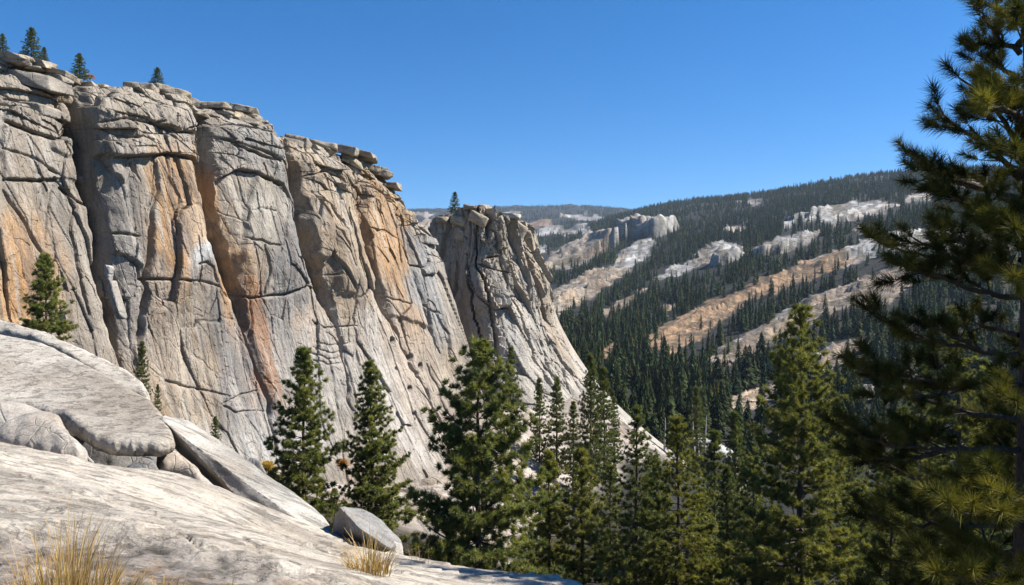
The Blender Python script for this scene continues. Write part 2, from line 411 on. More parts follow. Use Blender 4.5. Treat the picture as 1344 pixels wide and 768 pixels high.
def build_terrain():
    pxs = np.concatenate([np.arange(-900, 480, 12), np.arange(480, 1380, 1.8), np.arange(1380, 2300, 14)])
    Ys = np.exp(np.concatenate([np.linspace(math.log(2.5), math.log(90), 120, endpoint=False), np.linspace(math.log(90), math.log(250), 150, endpoint=False), np.linspace(math.log(250), math.log(3200), 520, endpoint=False), np.linspace(math.log(3200), math.log(9400), 90)]))
    PX, YY = np.meshgrid(pxs, Ys); px, Y = PX.ravel(), YY.ravel()
    s = slope_at(px, np.minimum(Y, 9500))
    py = CY - s * FPX
    X = (px - CX) / FPX * Y; Z = s * Y
    m, which = bare_mask(px, py)
    far = Y > 235
    m = np.where(far | (which == len(PATCH) - 1), m, 0)
    sz, sm = scarps(X, Y); Z = Z + sz
    which = np.where((sm > m) & (m < 0.5), 1, which); m = np.maximum(m, sm)
    col = np.empty((len(px), 3)); col[:] = (0.030, 0.029, 0.018)
    n1 = fbm2(X / 60, Y / 60, 4, 3)
    col += n1[:, None] * np.array((0.012, 0.010, 0.005))
    # near ground: pale grit and slabs at the cliff foot, duff elsewhere
    near = 1 - smooth(190, 240, Y)
    ramp_m = near * smooth(70, 95, Y) * (1 - smooth(0, 40, px - (690 + (Y - 110) * 2.5) + 50 * fbm2(X / 6, Y / 6, 3, 16)))
    grit = np.array((0.47, 0.40, 0.335)) + 0.22 * fbm2(X / 3.0, Y / 3.0, 4, 5)[:, None]
    col = col * (1 - ramp_m[:, None]) + grit * ramp_m[:, None]
    mid = near * (1 - smooth(70, 95, Y)) * (1 - ramp_m)
    duff = np.array((0.060, 0.046, 0.028)) + 0.035 * fbm2(X / 4.0, Y / 4.0, 4, 6)[:, None]
    col = col * (1 - mid[:, None]) + duff * mid[:, None]
    cols = np.array([c for _, c in PATCH] + [(0, 0, 0)])[which]
    q = fbm2(px / 30, py / 6, 4, 8)
    cols = cols * (1 + 0.5 * q[:, None])
    oc = smooth(0.05, 0.3, fbm2(px / 22 + 40, py / 9, 3, 9))[:, None] * 0.5
    cols = cols * (1 - oc) + np.array((0.37, 0.25, 0.15)) * oc
    cols = cols * (1 + 0.75 * fbm2((px - 3 * py) / 70, (py + 0.32 * px) / 2.6, 4, 29))[:, None]
    scrub = smooth(0.13, 0.17, fbm2(px / 7, py / 3, 4, 19, 0.65))[:, None] * 0.7
    cols = cols * (1 - scrub) + np.array((0.12, 0.11, 0.07)) * scrub
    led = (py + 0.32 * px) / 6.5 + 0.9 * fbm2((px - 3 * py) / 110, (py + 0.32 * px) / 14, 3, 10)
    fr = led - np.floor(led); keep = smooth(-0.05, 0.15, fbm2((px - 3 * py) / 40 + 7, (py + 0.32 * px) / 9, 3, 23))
    jn = (smooth(0.80, 0.86, fr) * smooth(0.3, 0.6, keep))[:, None] * 0.85          # shade under the ledges painted as dark soil and brush tones
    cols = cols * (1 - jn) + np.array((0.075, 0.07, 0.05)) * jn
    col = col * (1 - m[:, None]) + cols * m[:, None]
    # relief: ledges on the bare rock, roughness everywhere
    Z = Z + m * far * (Y / FPX) * (6.0 * (1 - fr) ** 5 * keep + 1.1 * fbm2(px / 9, py / 4, 3, 12))
    Z = Z + far * 0.006 * Y * fbm2(X / 150, Y / 150, 3, 13) * smooth(250, 500, Y)
    Z = Z + near * (0.9 * fbm2(X / 9, Y / 9, 4, 14) + ramp_m * 0.5 * facets(X, Y, 5, 3, 0.5, 0.12, 15))
    V = np.stack([X, Y, Z], -1)
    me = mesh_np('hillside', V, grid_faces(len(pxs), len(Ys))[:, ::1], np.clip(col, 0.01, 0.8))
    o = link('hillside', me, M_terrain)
    tag(o, 'wooded mountainside and valley floor with bare granite ribs beyond the cliff', 'hillside', kind='structure')
build_terrain()

# ------------------------------------------------------------------ main cliff
DIR = np.array([0.46, 0.888]); DIR /= np.linalg.norm(DIR)
P0 = np.array([-51.0, 80.0])
T_A, T_B = -16.0, 88.0
def plan_curve(ts, t_turn0=69.0, t_turn1=76.0, ang0=None, ang1=math.radians(162)):
    a0 = math.atan2(DIR[1], DIR[0])
    tt = np.linspace(T_A, T_B, 2400)
    ang = a0 + (ang1 - a0) * smooth(t_turn0, t_turn1, tt)
    d = np.stack([np.cos(ang), np.sin(ang)], -1)
    step = tt[1] - tt[0]
    pos = np.cumsum(d * step, 0); i0 = np.argmin(np.abs(tt)); pos = pos - pos[i0] + P0
    x = np.interp(ts, tt, pos[:, 0]); y = np.interp(ts, tt, pos[:, 1]); a = np.interp(ts, tt, ang)
    return x, y, np.sin(a), -np.cos(a)

def flare(z, zt=23.0):
    return 0.31 * (zt - z) + 0.006 * np.maximum(0, -8 - z) ** 2

SKY = [(-300, 55), (-60, 66), (0, 76), (60, 94), (100, 116), (160, 118), (215, 126), (255, 142), (300, 148), (345, 166), (370, 186), (405, 192), (440, 200), (490, 214), (508, 236), (520, 262), (526, 290), (545, 300), (556, 312), (575, 330)]
def top_of(t):
    x, y, nx, ny = plan_curve(t)
    px = CX + x / y * FPX
    z = (CY - np.interp(px, [s[0] for s in SKY], [s[1] for s in SKY])) / FPX * y
    return np.where(t > 74, 11.0, z)

def wall_Y(px):
    t = np.linspace(T_A, 72, 1500); x, y, _, _ = plan_curve(t)
    return np.interp(px, CX + x / y * FPX, y)

CRACKS = [  # polyline in the photograph, half width px, depth m
 ([(84,112),(95,150),(100,195),(106,238),(120,268),(129,310),(131,350),(140,385),(150,412),(158,445),(165,490)], 6.0, 5.0),
 ([(92,150),(104,190),(110,225)], 10, 4.0),
 ([(256,140),(258,180),(262,220),(267,270),(277,312),(291,347),(305,385)], 7.5, 6.0),
 ([(305,385),(316,420),(330,460),(341,500),(354,530),(363,590)], 3.0, 2.2),
 ([(368,186),(378,222),(384,262),(391,300),(401,340),(416,382),(425,400)], 6.5, 5.0),
 ([(425,400),(440,440),(452,490),(462,540)], 1.8, 1.0),
 ([(465,240),(472,290),(484,340),(498,385),(510,415),(530,455),(552,495),(578,545),(600,600)], 1.8, 1.3),
 ([(522,285),(530,330),(546,380),(562,420),(578,462)], 1.8, 1.3),
 ([(430,290),(444,350),(452,380),(456,430),(470,480)], 1.4, 0.9),
 ([(395,255),(420,300),(432,330),(440,350)], 1.6, 1.0),
 ([(113,206),(150,206),(190,205),(228,210),(258,216)], 2.0, 1.4),
 ([(272,238),(292,227),(312,233),(345,247),(384,292)], 2.0, 1.2),
 ([(306,384),(322,391),(340,390),(360,388),(395,372),(425,360)], 1.6, 0.9),
 ([(275,300),(283,350),(300,370)], 1.6, 1.0),
 ([(0,238),(35,236),(70,234)], 1.6, 0.9), ([(76,246),(98,264),(118,270)], 2.6, 1.5),
 ([(0,250),(24,288),(50,335)], 1.2, 0.7), ([(98,268),(90,295),(95,350),(115,415)], 1.3, 0.8), ([(68,240),(60,290),(55,330)], 1.0, 0.4),
 ([(0,162),(30,172),(66,186),(98,178)], 2.0, 1.2), ([(0,133),(40,140),(70,158),(100,172)], 1.4, 0.9), ([(0,196),(40,206),(70,230)], 1.0, 0.5),
 ([(132,310),(152,311),(168,315)], 1.6, 0.8), ([(133,332),(150,338),(165,350),(169,365),(182,366),(238,369)], 1.8, 0.9),
 ([(178,206),(182,260),(180,330),(182,420),(186,480)], 1.5, 0.7), ([(150,213),(162,240),(172,280),(176,300)], 1.6, 0.9),
 ([(238,369),(275,378),(300,390)], 0.9, 0.4), ([(235,348),(247,345),(260,352),(270,372)], 1.2, 0.6),
 ([(195,206),(198,235),(212,262),(205,300)], 1.0, 0.5), ([(215,500),(262,512),(300,520)], 1.0, 0.5), ([(290,530),(320,515),(340,512)], 1.0, 0.5), ([(285,530),(310,540),(348,540)], 1.0, 0.5),
 ([(100,165),(130,160),(170,166),(182,162)], 1.4, 0.8), ([(180,166),(205,176),(236,178)], 2.2, 1.5), ([(120,178),(170,186),(180,206)],1.0,.5),
 ([(262,178),(290,192),(315,200),(338,214)], 2.0, 1.1), ([(280,190),(300,204),(330,212)], 2.2, 1.2), ([(262,165),(300,168),(335,180)], 1.2, 0.7), ([(330,240),(355,262),(382,280)], 1.4, .8),
 ([(320,390),(326,430),(330,450)], 0.8, 0.4), ([(300,310),(325,325),(345,322)], 1.0, 0.5), ([(345,322),(352,280),(350,250)], 0.9, 0.4), ([(318,325),(330,352),(334,388)], 1.3, 0.7),
 ([(385,235),(410,228),(430,235),(450,260)], 1.6, 1.0), ([(460,235),(490,248),(520,262)], 1.4, 0.8), ([(470,245),(500,252),(515,268)], 1.0, .6),
 ([(400,262),(418,272),(440,310)], 1.4, .8), ([(405,420),(425,432),(460,428)], 1.0, .5),
 ([(480,300),(520,310)], .9, .4), ([(497,385),(535,400)], .9, .4), ([(530,345),(552,352),(560,340)], 1.6, 1.0), ([(548,352),(560,400),(570,440)], 1.2, .7), ([(552,400),(575,412)], 1.3, .8), ([(570,412),(586,440),(590,470)], 1.6, .9),
 ([(485,380),(520,480),(545,560)], 1.0, .5), ([(450,470),(470,540),(480,590)], 1.0, .5), ([(430,470),(440,530),(450,590)], .9, .4), ([(405,455),(430,465),(450,462)], .8, .3), ([(402,463),(428,473),(448,470)], .8, .3), ([(406,472),(430,481),(446,478)], .8, .3), ([(408,448),(430,456),(452,452)], .8, .3),
 ([(560,480),(580,520),(600,560)], .9, .5),
]
HOLES = [(517,447,4,5), (541,470,3,6), (549,492,3,5), (537,510,3,4), (519,484,2,2), (543,543,3,4), (553,480,2.5,4)]
STEPS = [  # region, metres it stands out, edge softness px
 ([(98,118),(165,112),(256,140),(264,218),(228,209),(190,205),(113,207),(104,160)], 1.1, 2.0),
 ([(113,208),(178,207),(184,420),(180,520),(165,490),(132,350),(122,268)], -1.0, 2.0),
 ([(130,228),(148,222),(164,245),(176,300),(178,360),(160,345),(133,330),(126,270)], 0.9, 1.5),
 ([(178,138),(210,135),(238,178),(206,177),(180,166)], 0.7, 1.5),
 ([(232,372),(247,347),(262,355),(272,378),(310,430),(345,540),(290,530),(262,500),(250,430)], -0.35, 1.2),
 ([(262,165),(340,160),(375,200),(390,290),(345,247),(312,232),(292,226),(272,237)], 0.6, 2),
 ([(272,240),(292,229),(310,235),(300,300),(302,385),(285,345),(275,300)], -0.9, 2.0),
 ([(385,262),(400,258),(412,268),(418,300),(410,340),(398,330),(390,300)], 0.8, 3.0),
 ([(418,305),(436,300),(445,345),(448,390),(430,385),(420,345)], 1.0, 3.0),
 ([(425,225),(465,235),(470,290),(452,290),(440,262)], 0.5, 2.0),
 ([(468,238),(508,238),(524,285),(545,385),(560,430),(512,412),(486,340)], 0.8, 2.0),
 ([(0,165),(60,182),(98,180),(104,235),(70,233),(0,236)], 0.5, 1.5),
 ([(60,186),(98,180),(100,205),(80,206),(58,195)], 0.6, 1.5),
 ([(0,110),(70,130),(98,160),(66,184),(0,162)], 0.7, 1.5),
 ([(0,255),(22,290),(52,338),(40,420),(0,420)], -0.35, 1.0),
]
ORANGE, RUST, CREAM, BLUEGREY, DARKGREY, TANW = (0.50, 0.29, 0.135), (0.41, 0.18, 0.07), (0.56, 0.47, 0.36), (0.50, 0.495, 0.48), (0.24, 0.222, 0.21), (0.44, 0.35, 0.255)
STAIN = [
 ([(175,210),(264,216),(280,320),(310,420),(300,440),(240,345),(215,400),(230,590),(190,560),(178,400)], (0.45, 0.315, 0.19), 0.7, 14),
 ([(375,200),(520,220),(560,330),(590,480),(540,520),(470,420),(430,470),(400,350)], (0.46, 0.34, 0.215), 0.8, 14),
 ([(0,270),(60,300),(70,420),(0,430)], (0.47, 0.32, 0.18), 0.7, 14), ([(285,250),(340,250),(350,300),(320,330),(290,320)], (0.45, 0.385, 0.30), 0.6, 10),
 # region, colour, strength, softness px
 ([(185,212),(262,218),(270,300),(285,340),(300,400),(270,372),(250,345),(225,370),(205,420),(190,360)], ORANGE, 0.75, 14),
 ([(215,225),(258,225),(262,300),(240,320),(218,280)], ORANGE, 0.6, 10),
 ([(200,225),(240,230),(235,255),(205,250)], (0.27, 0.2, 0.14), 0.6, 9),
 ([(225,270),(250,262),(262,300),(268,335),(232,330)], CREAM, 0.5, 9),
 ([(230,322),(255,316),(268,345),(258,350),(246,344),(234,350)], BLUEGREY, 0.9, 4),
 ([(236,350),(248,345),(262,352),(275,380),(310,430),(345,520),(345,540),(300,545),(262,520),(236,480),(240,400)], DARKGREY, 0.75, 6),
 ([(205,285),(225,280),(225,315),(210,315)], DARKGREY, 0.5, 6),
 ([(238,380),(256,380),(272,460),(280,560),(262,575),(250,480)], (0.43, 0.33, 0.22), 0.6, 7),
 ([(212,390),(232,400),(240,480),(245,580),(225,580),(222,470)], CREAM, 0.55, 6),
 ([(186,350),(215,350),(220,480),(205,520),(190,450)], (0.40, 0.34, 0.28), 0.6, 8),
 ([(0,285),(30,300),(55,345),(50,400),(20,410),(0,400)], ORANGE, 0.8, 12),
 ([(70,255),(85,270),(60,330),(45,320)], DARKGREY, 0.4, 8),
 ([(150,225),(172,260),(178,320),(140,325),(125,270)], DARKGREY, 0.4, 9),
 ([(135,330),(180,330),(185,480),(160,440)], DARKGREY, 0.55, 8),
 ([(308,388),(322,395),(335,430),(350,480),(372,560),(358,560),(340,500),(325,450)], RUST, 0.7, 6),
 ([(375,385),(400,390),(415,430),(410,460),(392,430)], ORANGE, 0.6, 7),
 ([(325,395),(372,392),(385,450),(375,520),(345,470)], DARKGREY, 0.5, 8),
 ([(345,300),(372,230),(395,330),(410,400),(370,390),(340,350)], (0.29, 0.275, 0.265), 0.7, 8),
 ([(300,260),(345,265),(340,310),(320,325),(300,320)], (0.46, 0.42, 0.36), 0.5, 8),
 ([(385,235),(470,235),(520,290),(560,430),(585,480),(600,600),(540,560),(490,480),(440,460),(400,340)], TANW, 0.75, 12),
 ([(470,245),(520,270),(530,340),(545,400),(560,450),(520,440),(490,350)], ORANGE, 0.6, 10),
 ([(400,300),(430,320),(450,400),(430,420),(410,360)], (0.33, 0.245, 0.17), 0.55, 9),
 ([(455,400),(490,400),(530,500),(570,600),(520,600),(470,480)], (0.53, 0.48, 0.425), 0.7, 12),
 ([(490,400),(530,410),(580,500),(620,600),(590,600),(540,520)], (0.50, 0.42, 0.34), 0.6, 10),
 ([(360,390),(420,420),(455,470),(470,600),(400,600),(380,480)], (0.46, 0.43, 0.39), 0.6, 12),
 ([(524,290),(560,310),(592,450),(580,470),(556,420),(535,360)], (0.33, 0.325, 0.315), 0.85, 6),
 ([(260,170),(340,170),(385,280),(340,250),(300,225),(270,235)], (0.31, 0.295, 0.275), 0.6, 8),
 ([(250,560),(360,540),(400,620),(220,640)], (0.43, 0.415, 0.39), 0.7, 14),
 ([(0,60),(540,60),(540,250),(470,235),(375,205),(340,178),(260,162),(100,140),(0,125)], (0.40, 0.345, 0.275), 0.45, 8),
]
def apply_px(px, py, t, z, d, cracks, steps, holes=()):
    wx = px + 5 * fbm2(t / 3, z / 3, 3, 71); wy = py + 5 * fbm2(t / 3 + 30, z / 3, 3, 72)
    for poly, off, s in steps:
        s = max(s, 2.2)
        P = np.array(poly); x0, y0 = P.min(0) - 10; x1, y1 = P.max(0) + 10
        i = np.nonzero((px > x0) & (px < x1) & (py > y0) & (py < y1))[0]
        if len(i): d[i] += 0.72 * off * smooth(-s, s, poly_sd(wx[i], wy[i], poly))
    g = np.zeros_like(d)
    for pts, w, D in cracks:
        P = np.array(pts, float); x0, y0 = P.min(0) - 4 * w - 6; x1, y1 = P.max(0) + 4 * w + 6
        i = np.nonzero((px > x0) & (px < x1) & (py > y0) & (py < y1))[0]
        if len(i) == 0: continue
        q, fr = line_d(wx[i], wy[i], pts)
        ww = 1.15 * max(w, 2.0) * (0.75 + 0.6 * noise2(fr * len(pts) * 2, fr * 0, 33)) * np.clip(4 * np.minimum(fr + 0.08, 1.08 - fr), 0.3, 1)
        g[i] = np.maximum(g[i], D * (1 - smooth(0.3, 1.0, q / ww)) + 0.12 * D * (1 - smooth(0, 4, q / ww)))
    for hx, hy, rx, ry in holes:
        q = np.hypot((px - hx) / rx, (py - hy) / ry)
        g = np.maximum(g, 1.8 * (1 - smooth(0.5, 1.1, q)))
    return d - g, g

def paint(px, py, t, z, col, stains):
    wx = px + 22 * fbm2(t / 5, z / 9, 5, 81, 0.55); wy = py + 34 * fbm2(t / 3.5 + 30, z / 12, 5, 82, 0.55)
    br = 0.5 + 1.5 * fbm2((t + 0.05 * z) / 0.9, z / 9, 4, 83) + 0.5 * fbm2(t / 0.8, z / 0.8, 3, 84)
    for poly, c, k, s in stains:
        P = np.array(poly); x0, y0 = P.min(0) - 40; x1, y1 = P.max(0) + 40
        i = np.nonzero((px > x0) & (px < x1) & (py > y0) & (py < y1))[0]
        if len(i) == 0: continue
        m = smooth(-2.3 * s - 4, 1.6 * s, poly_sd(wx[i], wy[i], poly)) * np.clip(1.15 * k * (0.8 + 0.45 * br[i]), 0, 1)
        col[i] = col[i] * (1 - m[:, None]) + np.array(c) * m[:, None]
    return col

def build_cliff():
    NT, NZ, NB = 1360, 840, 50
    ts = np.linspace(T_A, T_B, NT)
    zt = top_of(ts)
    k = np.ones(9) / 9; zt = np.convolve(np.pad(zt, 4, 'edge'), k, 'valid')
    v = np.linspace(0, 1, NZ)
    Z = -40 + (zt[None] + 40) * v[:, None]
    T = np.broadcast_to(ts[None], Z.shape)
    x, y, nx, ny = plan_curve(ts)
    o = flare(Z)
    back = np.zeros_like(Z)
    bk = (np.linspace(0, 1, NB + 1)[1:] ** 1.5) * 26
    Zb = zt[None] + 0.05 * bk[:, None] + 0 * ts[None]
    T = np.vstack([T, np.broadcast_to(ts[None], Zb.shape)]); Zf = np.vstack([Z, Zb])
    ob = flare(zt)[None] - bk[:, None]
    O = np.vstack([o, ob])
    isb = np.vstack([np.zeros_like(Z), np.broadcast_to(bk[:, None], Zb.shape)])
    x = np.broadcast_to(x[None], O.shape); y = np.broadcast_to(y[None], O.shape); nx = np.broadcast_to(nx[None], O.shape); ny = np.broadcast_to(ny[None], O.shape)
    bx = x + O * nx; by = y + O * ny
    sh = O.shape
    t = T.ravel(); z = Zf.ravel(); bx, by, nx, ny, bkf = (a.ravel().copy() for a in (bx, by, nx, ny, isb))
    px = CX + bx / by * FPX; py = CY - z / by * FPX
    ztv = np.broadcast_to(zt[None], sh).ravel()
    below = ztv - z
    ts_ = t + 0.05 * z                               # joints lean with the wall
    d = 0.7 * fbm2(t / 9, z / 20, 2, 1)
    capz = 1 - smooth(5, 9, below + 2.5 * fbm2(t / 4, z / 9, 2, 21))
    low = smooth(20, 34, below)
    d = d + facets(ts_, z, 4.4, 14.0, 0.3, 0.11, 2, 0.2, 0.04, 0.12) * (1 - capz) * (0.75 - 0.35 * low)
    d = d + facets(ts_ + 0.15 * z, z, 1.9, 6.0, 0.08, 0.10, 3, 0.06, 0.08, 0.12) * (0.6 - 0.4 * low + 0.4 * capz)
    d = d + facets(ts_, z + 0.12 * t, 4.8, 1.7, 0.5, 0.22, 4, 0.4, 0.09, 0.12) * capz
    d = d + facets(ts_, z + 0.1 * t, 0.9, 0.8, 0.05, 0.10, 5) * (0.5 + capz)
    d = d + low * 0.22 * fbm2(ts_ / 0.9, z / 14, 3, 6)
    d = d + 0.06 * fbm2(t / 0.7, z / 0.9, 3, 7) + facets(ts_, z, 0.55, 1.2, 0.025, 0.16, 8, 0.03, 0.12, 0.1) * (0.45 + 0.55 * capz)
    d = d - 1.6 * (1 - smooth(0, 5, below)) ** 2
    # pillars: each bulges between its two dividing cracks, steepest on its left
    B = [[(60,60),(84,112),(104,190),(129,310),(150,412),(175,520),(200,640)], [(250,60),(256,140),(266,250),(277,312),(305,385),(330,460),(354,530),(380,640)],
         [(360,100),(370,186),(384,262),(401,340),(425,400),(452,490),(480,640)], [(455,150),(466,240),(484,340),(510,415),(552,495),(600,600),(630,660)], [(515,200),(524,290),(546,380),(578,462),(620,560)]]
    bx_ = [np.interp(py, [q[1] for q in b], [q[0] for q in b]) + 4 * fbm2(z / 3, t * 0, 3, 55 + k) for k, b in enumerate(B)]
    bx_ = [bx_[0] - 190] + bx_ + [bx_[-1] + 90]
    for k in range(len(bx_) - 1):
        l, r_ = px - bx_[k], bx_[k + 1] - px
        a = [1.2, 3.8, 4.3, 3.8, 1.1, 1.0][k] * (1 - 0.6 * smooth(18, 30, below))
        d = d + np.where((l > 0) & (r_ > 0), a * (0.62 * smooth(0, 6, l) + 0.20 * smooth(4, 22, l) + 0.18 * smooth(10, 70, l)) - a + 0.9 * a * smooth(0, 40, r_), 0) * (1 - 0.7 * low) * (bkf == 0)
    d = d * (1 - smooth(70, 73.5, t))
    d0 = d.copy(); d, g = apply_px(px, py, t, z, d, CRACKS, STEPS, HOLES)
    g2 = (d - d0).reshape(sh)
    for _ in range(2): g2[1:-1] = 0.25 * (g2[:-2] + 2 * g2[1:-1] + g2[2:]); g2[:, 1:-1] = 0.25 * (g2[:, :-2] + 2 * g2[:, 1:-1] + g2[:, 2:])
    d = d0 + g2.ravel() * (1 - smooth(67, 70, t))
    wob = np.where(bkf > 0, 0, 1)
    edge = 1 - smooth(0, 2.0, bkf)
    d = d * np.where(bkf > 0, edge, 1)
    V = np.stack([bx + d * nx, by + d * ny, z + np.where(bkf > 0, 0.5 * facets(t, bkf, 3, 3, 0.8, 0.15, 9) * smooth(0, 2, bkf), 0)], -1)
    col = np.empty((len(t), 3)); col[:] = (0.36, 0.308, 0.25)
    col *= (1 + 0.35 * fbm2(t / 7, z / 14, 4, 31))[:, None]
    warm = smooth(-0.05, 0.45, fbm2(t / 5 + 11, z / 11, 4, 32))[:, None] * 0.45
    col = col * (1 - warm) + np.array((0.45, 0.345, 0.245)) * warm
    col = paint(px, py, t, z, col, STAIN)
    strk = smooth(0.16, 0.42, fbm2(ts_ / 0.55 + 0.25 * z / 3, z / 13, 4, 36))[:, None] * 0.45 * smooth(3, 9, below)[:, None] * 1.25
    col = col * (1 - strk) + np.array((0.15, 0.135, 0.125)) * strk
    lite = smooth(0.14, 0.40, fbm2(ts_ / 0.7 + 60, z / 15, 4, 37))[:, None] * 0.5
    col = col * (1 - lite) + np.array((0.53, 0.48, 0.415)) * lite
    # grit collecting at the foot, tan gravel on the rim
    rim = (bkf > 0.3)[:, None] * 0.7
    col = col * (1 - rim) + np.array((0.44, 0.36, 0.25)) * rim
    me = mesh_np('cliff', V, grid_faces(sh[1], sh[0]), np.clip(col, 0.02, 0.7), smooth_shade=False)
    ob = link('cliff', me, M_cliff)
    tag(ob, 'long grey and orange granite cliff of tall fluted pillars split by dark cracks', 'cliff', kind='structure')
build_cliff()

# ------------------------------------------------------------------ detached buttress
def build_buttress():
    pl = np.array([(-8.0, 236.0), (-21.0, 205.0), (-18.0, 191.0), (-8.2, 178.5), (-3.0, 182.0), (3.2, 190.0), (5.0, 200), (-1.0, 236.0)])
    seg = np.hypot(*np.diff(pl, axis=0).T); cum = np.concatenate([[0], np.cumsum(seg)])
    N = 760; u = np.linspace(0, cum[-1], N)
    w = np.interp(u, [cum[1], cum[2], cum[5], cum[6]], [0, 0, 0, 0])
    x = np.interp(u, cum, pl[:, 0]); y = np.interp(u, cum, pl[:, 1])
    for _ in range(60):
        x[1:-1] = 0.5 * x[1:-1] + 0.25 * (x[2:] + x[:-2]); y[1:-1] = 0.5 * y[1:-1] + 0.25 * (y[2:] + y[:-2])
    dx, dy = np.gradient(x), np.gradient(y); L = np.hypot(dx, dy); nx, ny = dy / L, -dx / L
    for _ in range(200):
        nx[1:-1] = 0.5 * nx[1:-1] + 0.25 * (nx[2:] + nx[:-2]); ny[1:-1] = 0.5 * ny[1:-1] + 0.25 * (ny[2:] + ny[:-2])
    L = np.hypot(nx, ny); nx /= L; ny /= L
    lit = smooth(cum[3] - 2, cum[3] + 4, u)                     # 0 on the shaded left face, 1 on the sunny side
    NZ, NB = 430, 40
    pxs = CX + x / y * FPX
    tz = (CY - np.interp(pxs, [560, 572, 590, 600, 615, 628, 640, 648, 655, 672, 690, 700], [286, 284, 281, 275, 272, 268, 270, 280, 284, 284, 292, 302])) / FPX * np.minimum(y, 190)
    v = np.linspace(0, 1, NZ)
    Z = -42 + (tz[None] + 42) * v[:, None]
    zt = 18.5
    def fl(Z): return (0.10 + 0.16 * lit[None]) * (zt - Z) + (0.012 * lit[None] + 0.002) * np.maximum(0, -2 - Z) ** 2
    O = fl(Z)
    s = np.linspace(0, 1, NB + 1)[1:] * 0.93
    cxm, cym = -4.0, 205.0
    Ob = fl(tz[None] + 0 * s[:, None])
    X = np.vstack([x[None] + O * nx[None], (x + fl(tz[None])[0] * nx)[None] * (1 - s[:, None]) + cxm * s[:, None]])
    Y = np.vstack([y[None] + O * ny[None], (y + fl(tz[None])[0] * ny)[None] * (1 - s[:, None]) + cym * s[:, None]])
    Zf = np.vstack([Z, tz[None] + 0.6 * s[:, None]])
    sh = X.shape
    U = np.broadcast_to(u[None], sh).ravel(); isb = np.vstack([np.zeros_like(Z), np.broadcast_to(s[:, None], (NB, N))]).ravel()
    NX = np.broadcast_to(nx[None], sh).ravel(); NY = np.broadcast_to(ny[None], sh).ravel(); LT = np.broadcast_to(lit[None], sh).ravel()
    X, Y, z = X.ravel(), Y.ravel(), Zf.ravel()
    px = CX + X / Y * FPX; py = CY - z / Y * FPX
    below = np.broadcast_to(tz[None], sh).ravel() - z
    capz = 1 - smooth(7, 14, below + 3 * fbm2(U / 4, z / 6, 2, 121))
    low = smooth(20, 34, below)
    us = U + 0.20 * z * LT
    d = 0.8 * fbm2(U / 7, z / 14, 3, 101)
    d = d + facets(us, z, 2.6, 16, 1.1, 0.32, 102, 0.9, 0.07, 0.08) * (1 - 0.65 * low)
    d = d + facets(us + 0.25 * z, z - 0.5 * U, 1.8, 4.2, 0.45, 0.20, 103, 0.55, 0.07, 0.1) * capz
    d = d + facets(us - 0.2 * z, z + 0.3 * U, 1.1, 4.0, 0.15, 0.13, 104, 0.2, 0.06, 0.12) * (1 - 0.6 * low)
    d = d + 0.05 * fbm2(U / 0.8, z / 1.6, 3, 105) + facets(us, z, 0.7, 2.6, 0.04, 0.18, 108, 0.04, 0.1, 0.1) + 0.25 * low * fbm2(us / 0.8, z / 12, 3, 106)
    CR = [([(620,300),(628,350),(640,400),(652,450),(664,500),(675,540)], 2.6, 2.2), ([(612,330),(616,370),(625,420),(640,470),(652,520)], 2.2, 1.6),
          ([(655,320),(662,360),(675,400),(690,440),(715,500),(735,545)], 1.5, 1.3), ([(690,330),(700,370),(712,420),(730,470),(752,520)], 1.8, 1.5),
          ([(640,290),(648,320),(655,335),(640,338)], 1.8, 1.6), ([(680,300),(688,330),(694,360),(706,395)], 2.0, 1.8), ([(630,345),(650,352),(668,356)], 1.3, 1.0), ([(672,375),(685,392),(688,398)], 2.0, 1.2),
          ([(705,440),(722,490),(745,535)], 1.3, .9), ([(640,455),(662,500),(672,540),(680,548)], 1.2, .9)]
    d = d * (0.45 + 0.55 * LT) * (1 - 0.9 * smooth(cum[5] + 1.5, cum[5] + 6, U))
    d, g = apply_px(px, py, U, z, d, CR, [])
    d = np.where(isb > 0, d * (1 - smooth(0, 0.25, isb)), d)
    V = np.stack([X + d * NX, Y + d * NY, z + np.where(isb > 0, facets(X, Y, 3, 3, 0.9, 0.2, 109) * smooth(0, .2, isb), 0)], -1)
    col = np.empty((len(U), 3)); col[:] = (0.50, 0.42, 0.32)
    col *= (1 + 0.3 * fbm2(U / 4, z / 9, 4, 131))[:, None]
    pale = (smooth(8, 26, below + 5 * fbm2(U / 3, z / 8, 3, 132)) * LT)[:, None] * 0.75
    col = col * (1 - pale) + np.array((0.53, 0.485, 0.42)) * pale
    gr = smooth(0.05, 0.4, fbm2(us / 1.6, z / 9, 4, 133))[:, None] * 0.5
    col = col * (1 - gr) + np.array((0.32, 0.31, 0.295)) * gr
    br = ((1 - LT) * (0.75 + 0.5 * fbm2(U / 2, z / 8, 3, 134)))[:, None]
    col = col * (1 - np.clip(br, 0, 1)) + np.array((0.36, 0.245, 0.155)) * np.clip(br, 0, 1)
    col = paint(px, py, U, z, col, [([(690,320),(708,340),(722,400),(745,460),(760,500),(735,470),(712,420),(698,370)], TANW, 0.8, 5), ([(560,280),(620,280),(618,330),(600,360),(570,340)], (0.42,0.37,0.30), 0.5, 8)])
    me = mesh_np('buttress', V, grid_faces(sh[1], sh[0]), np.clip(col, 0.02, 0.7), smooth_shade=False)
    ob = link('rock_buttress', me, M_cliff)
    tag(ob, 'separate pale granite tower with a shaded brown left face at the end of the cliff', 'rock tower', kind='structure')
build_buttress()

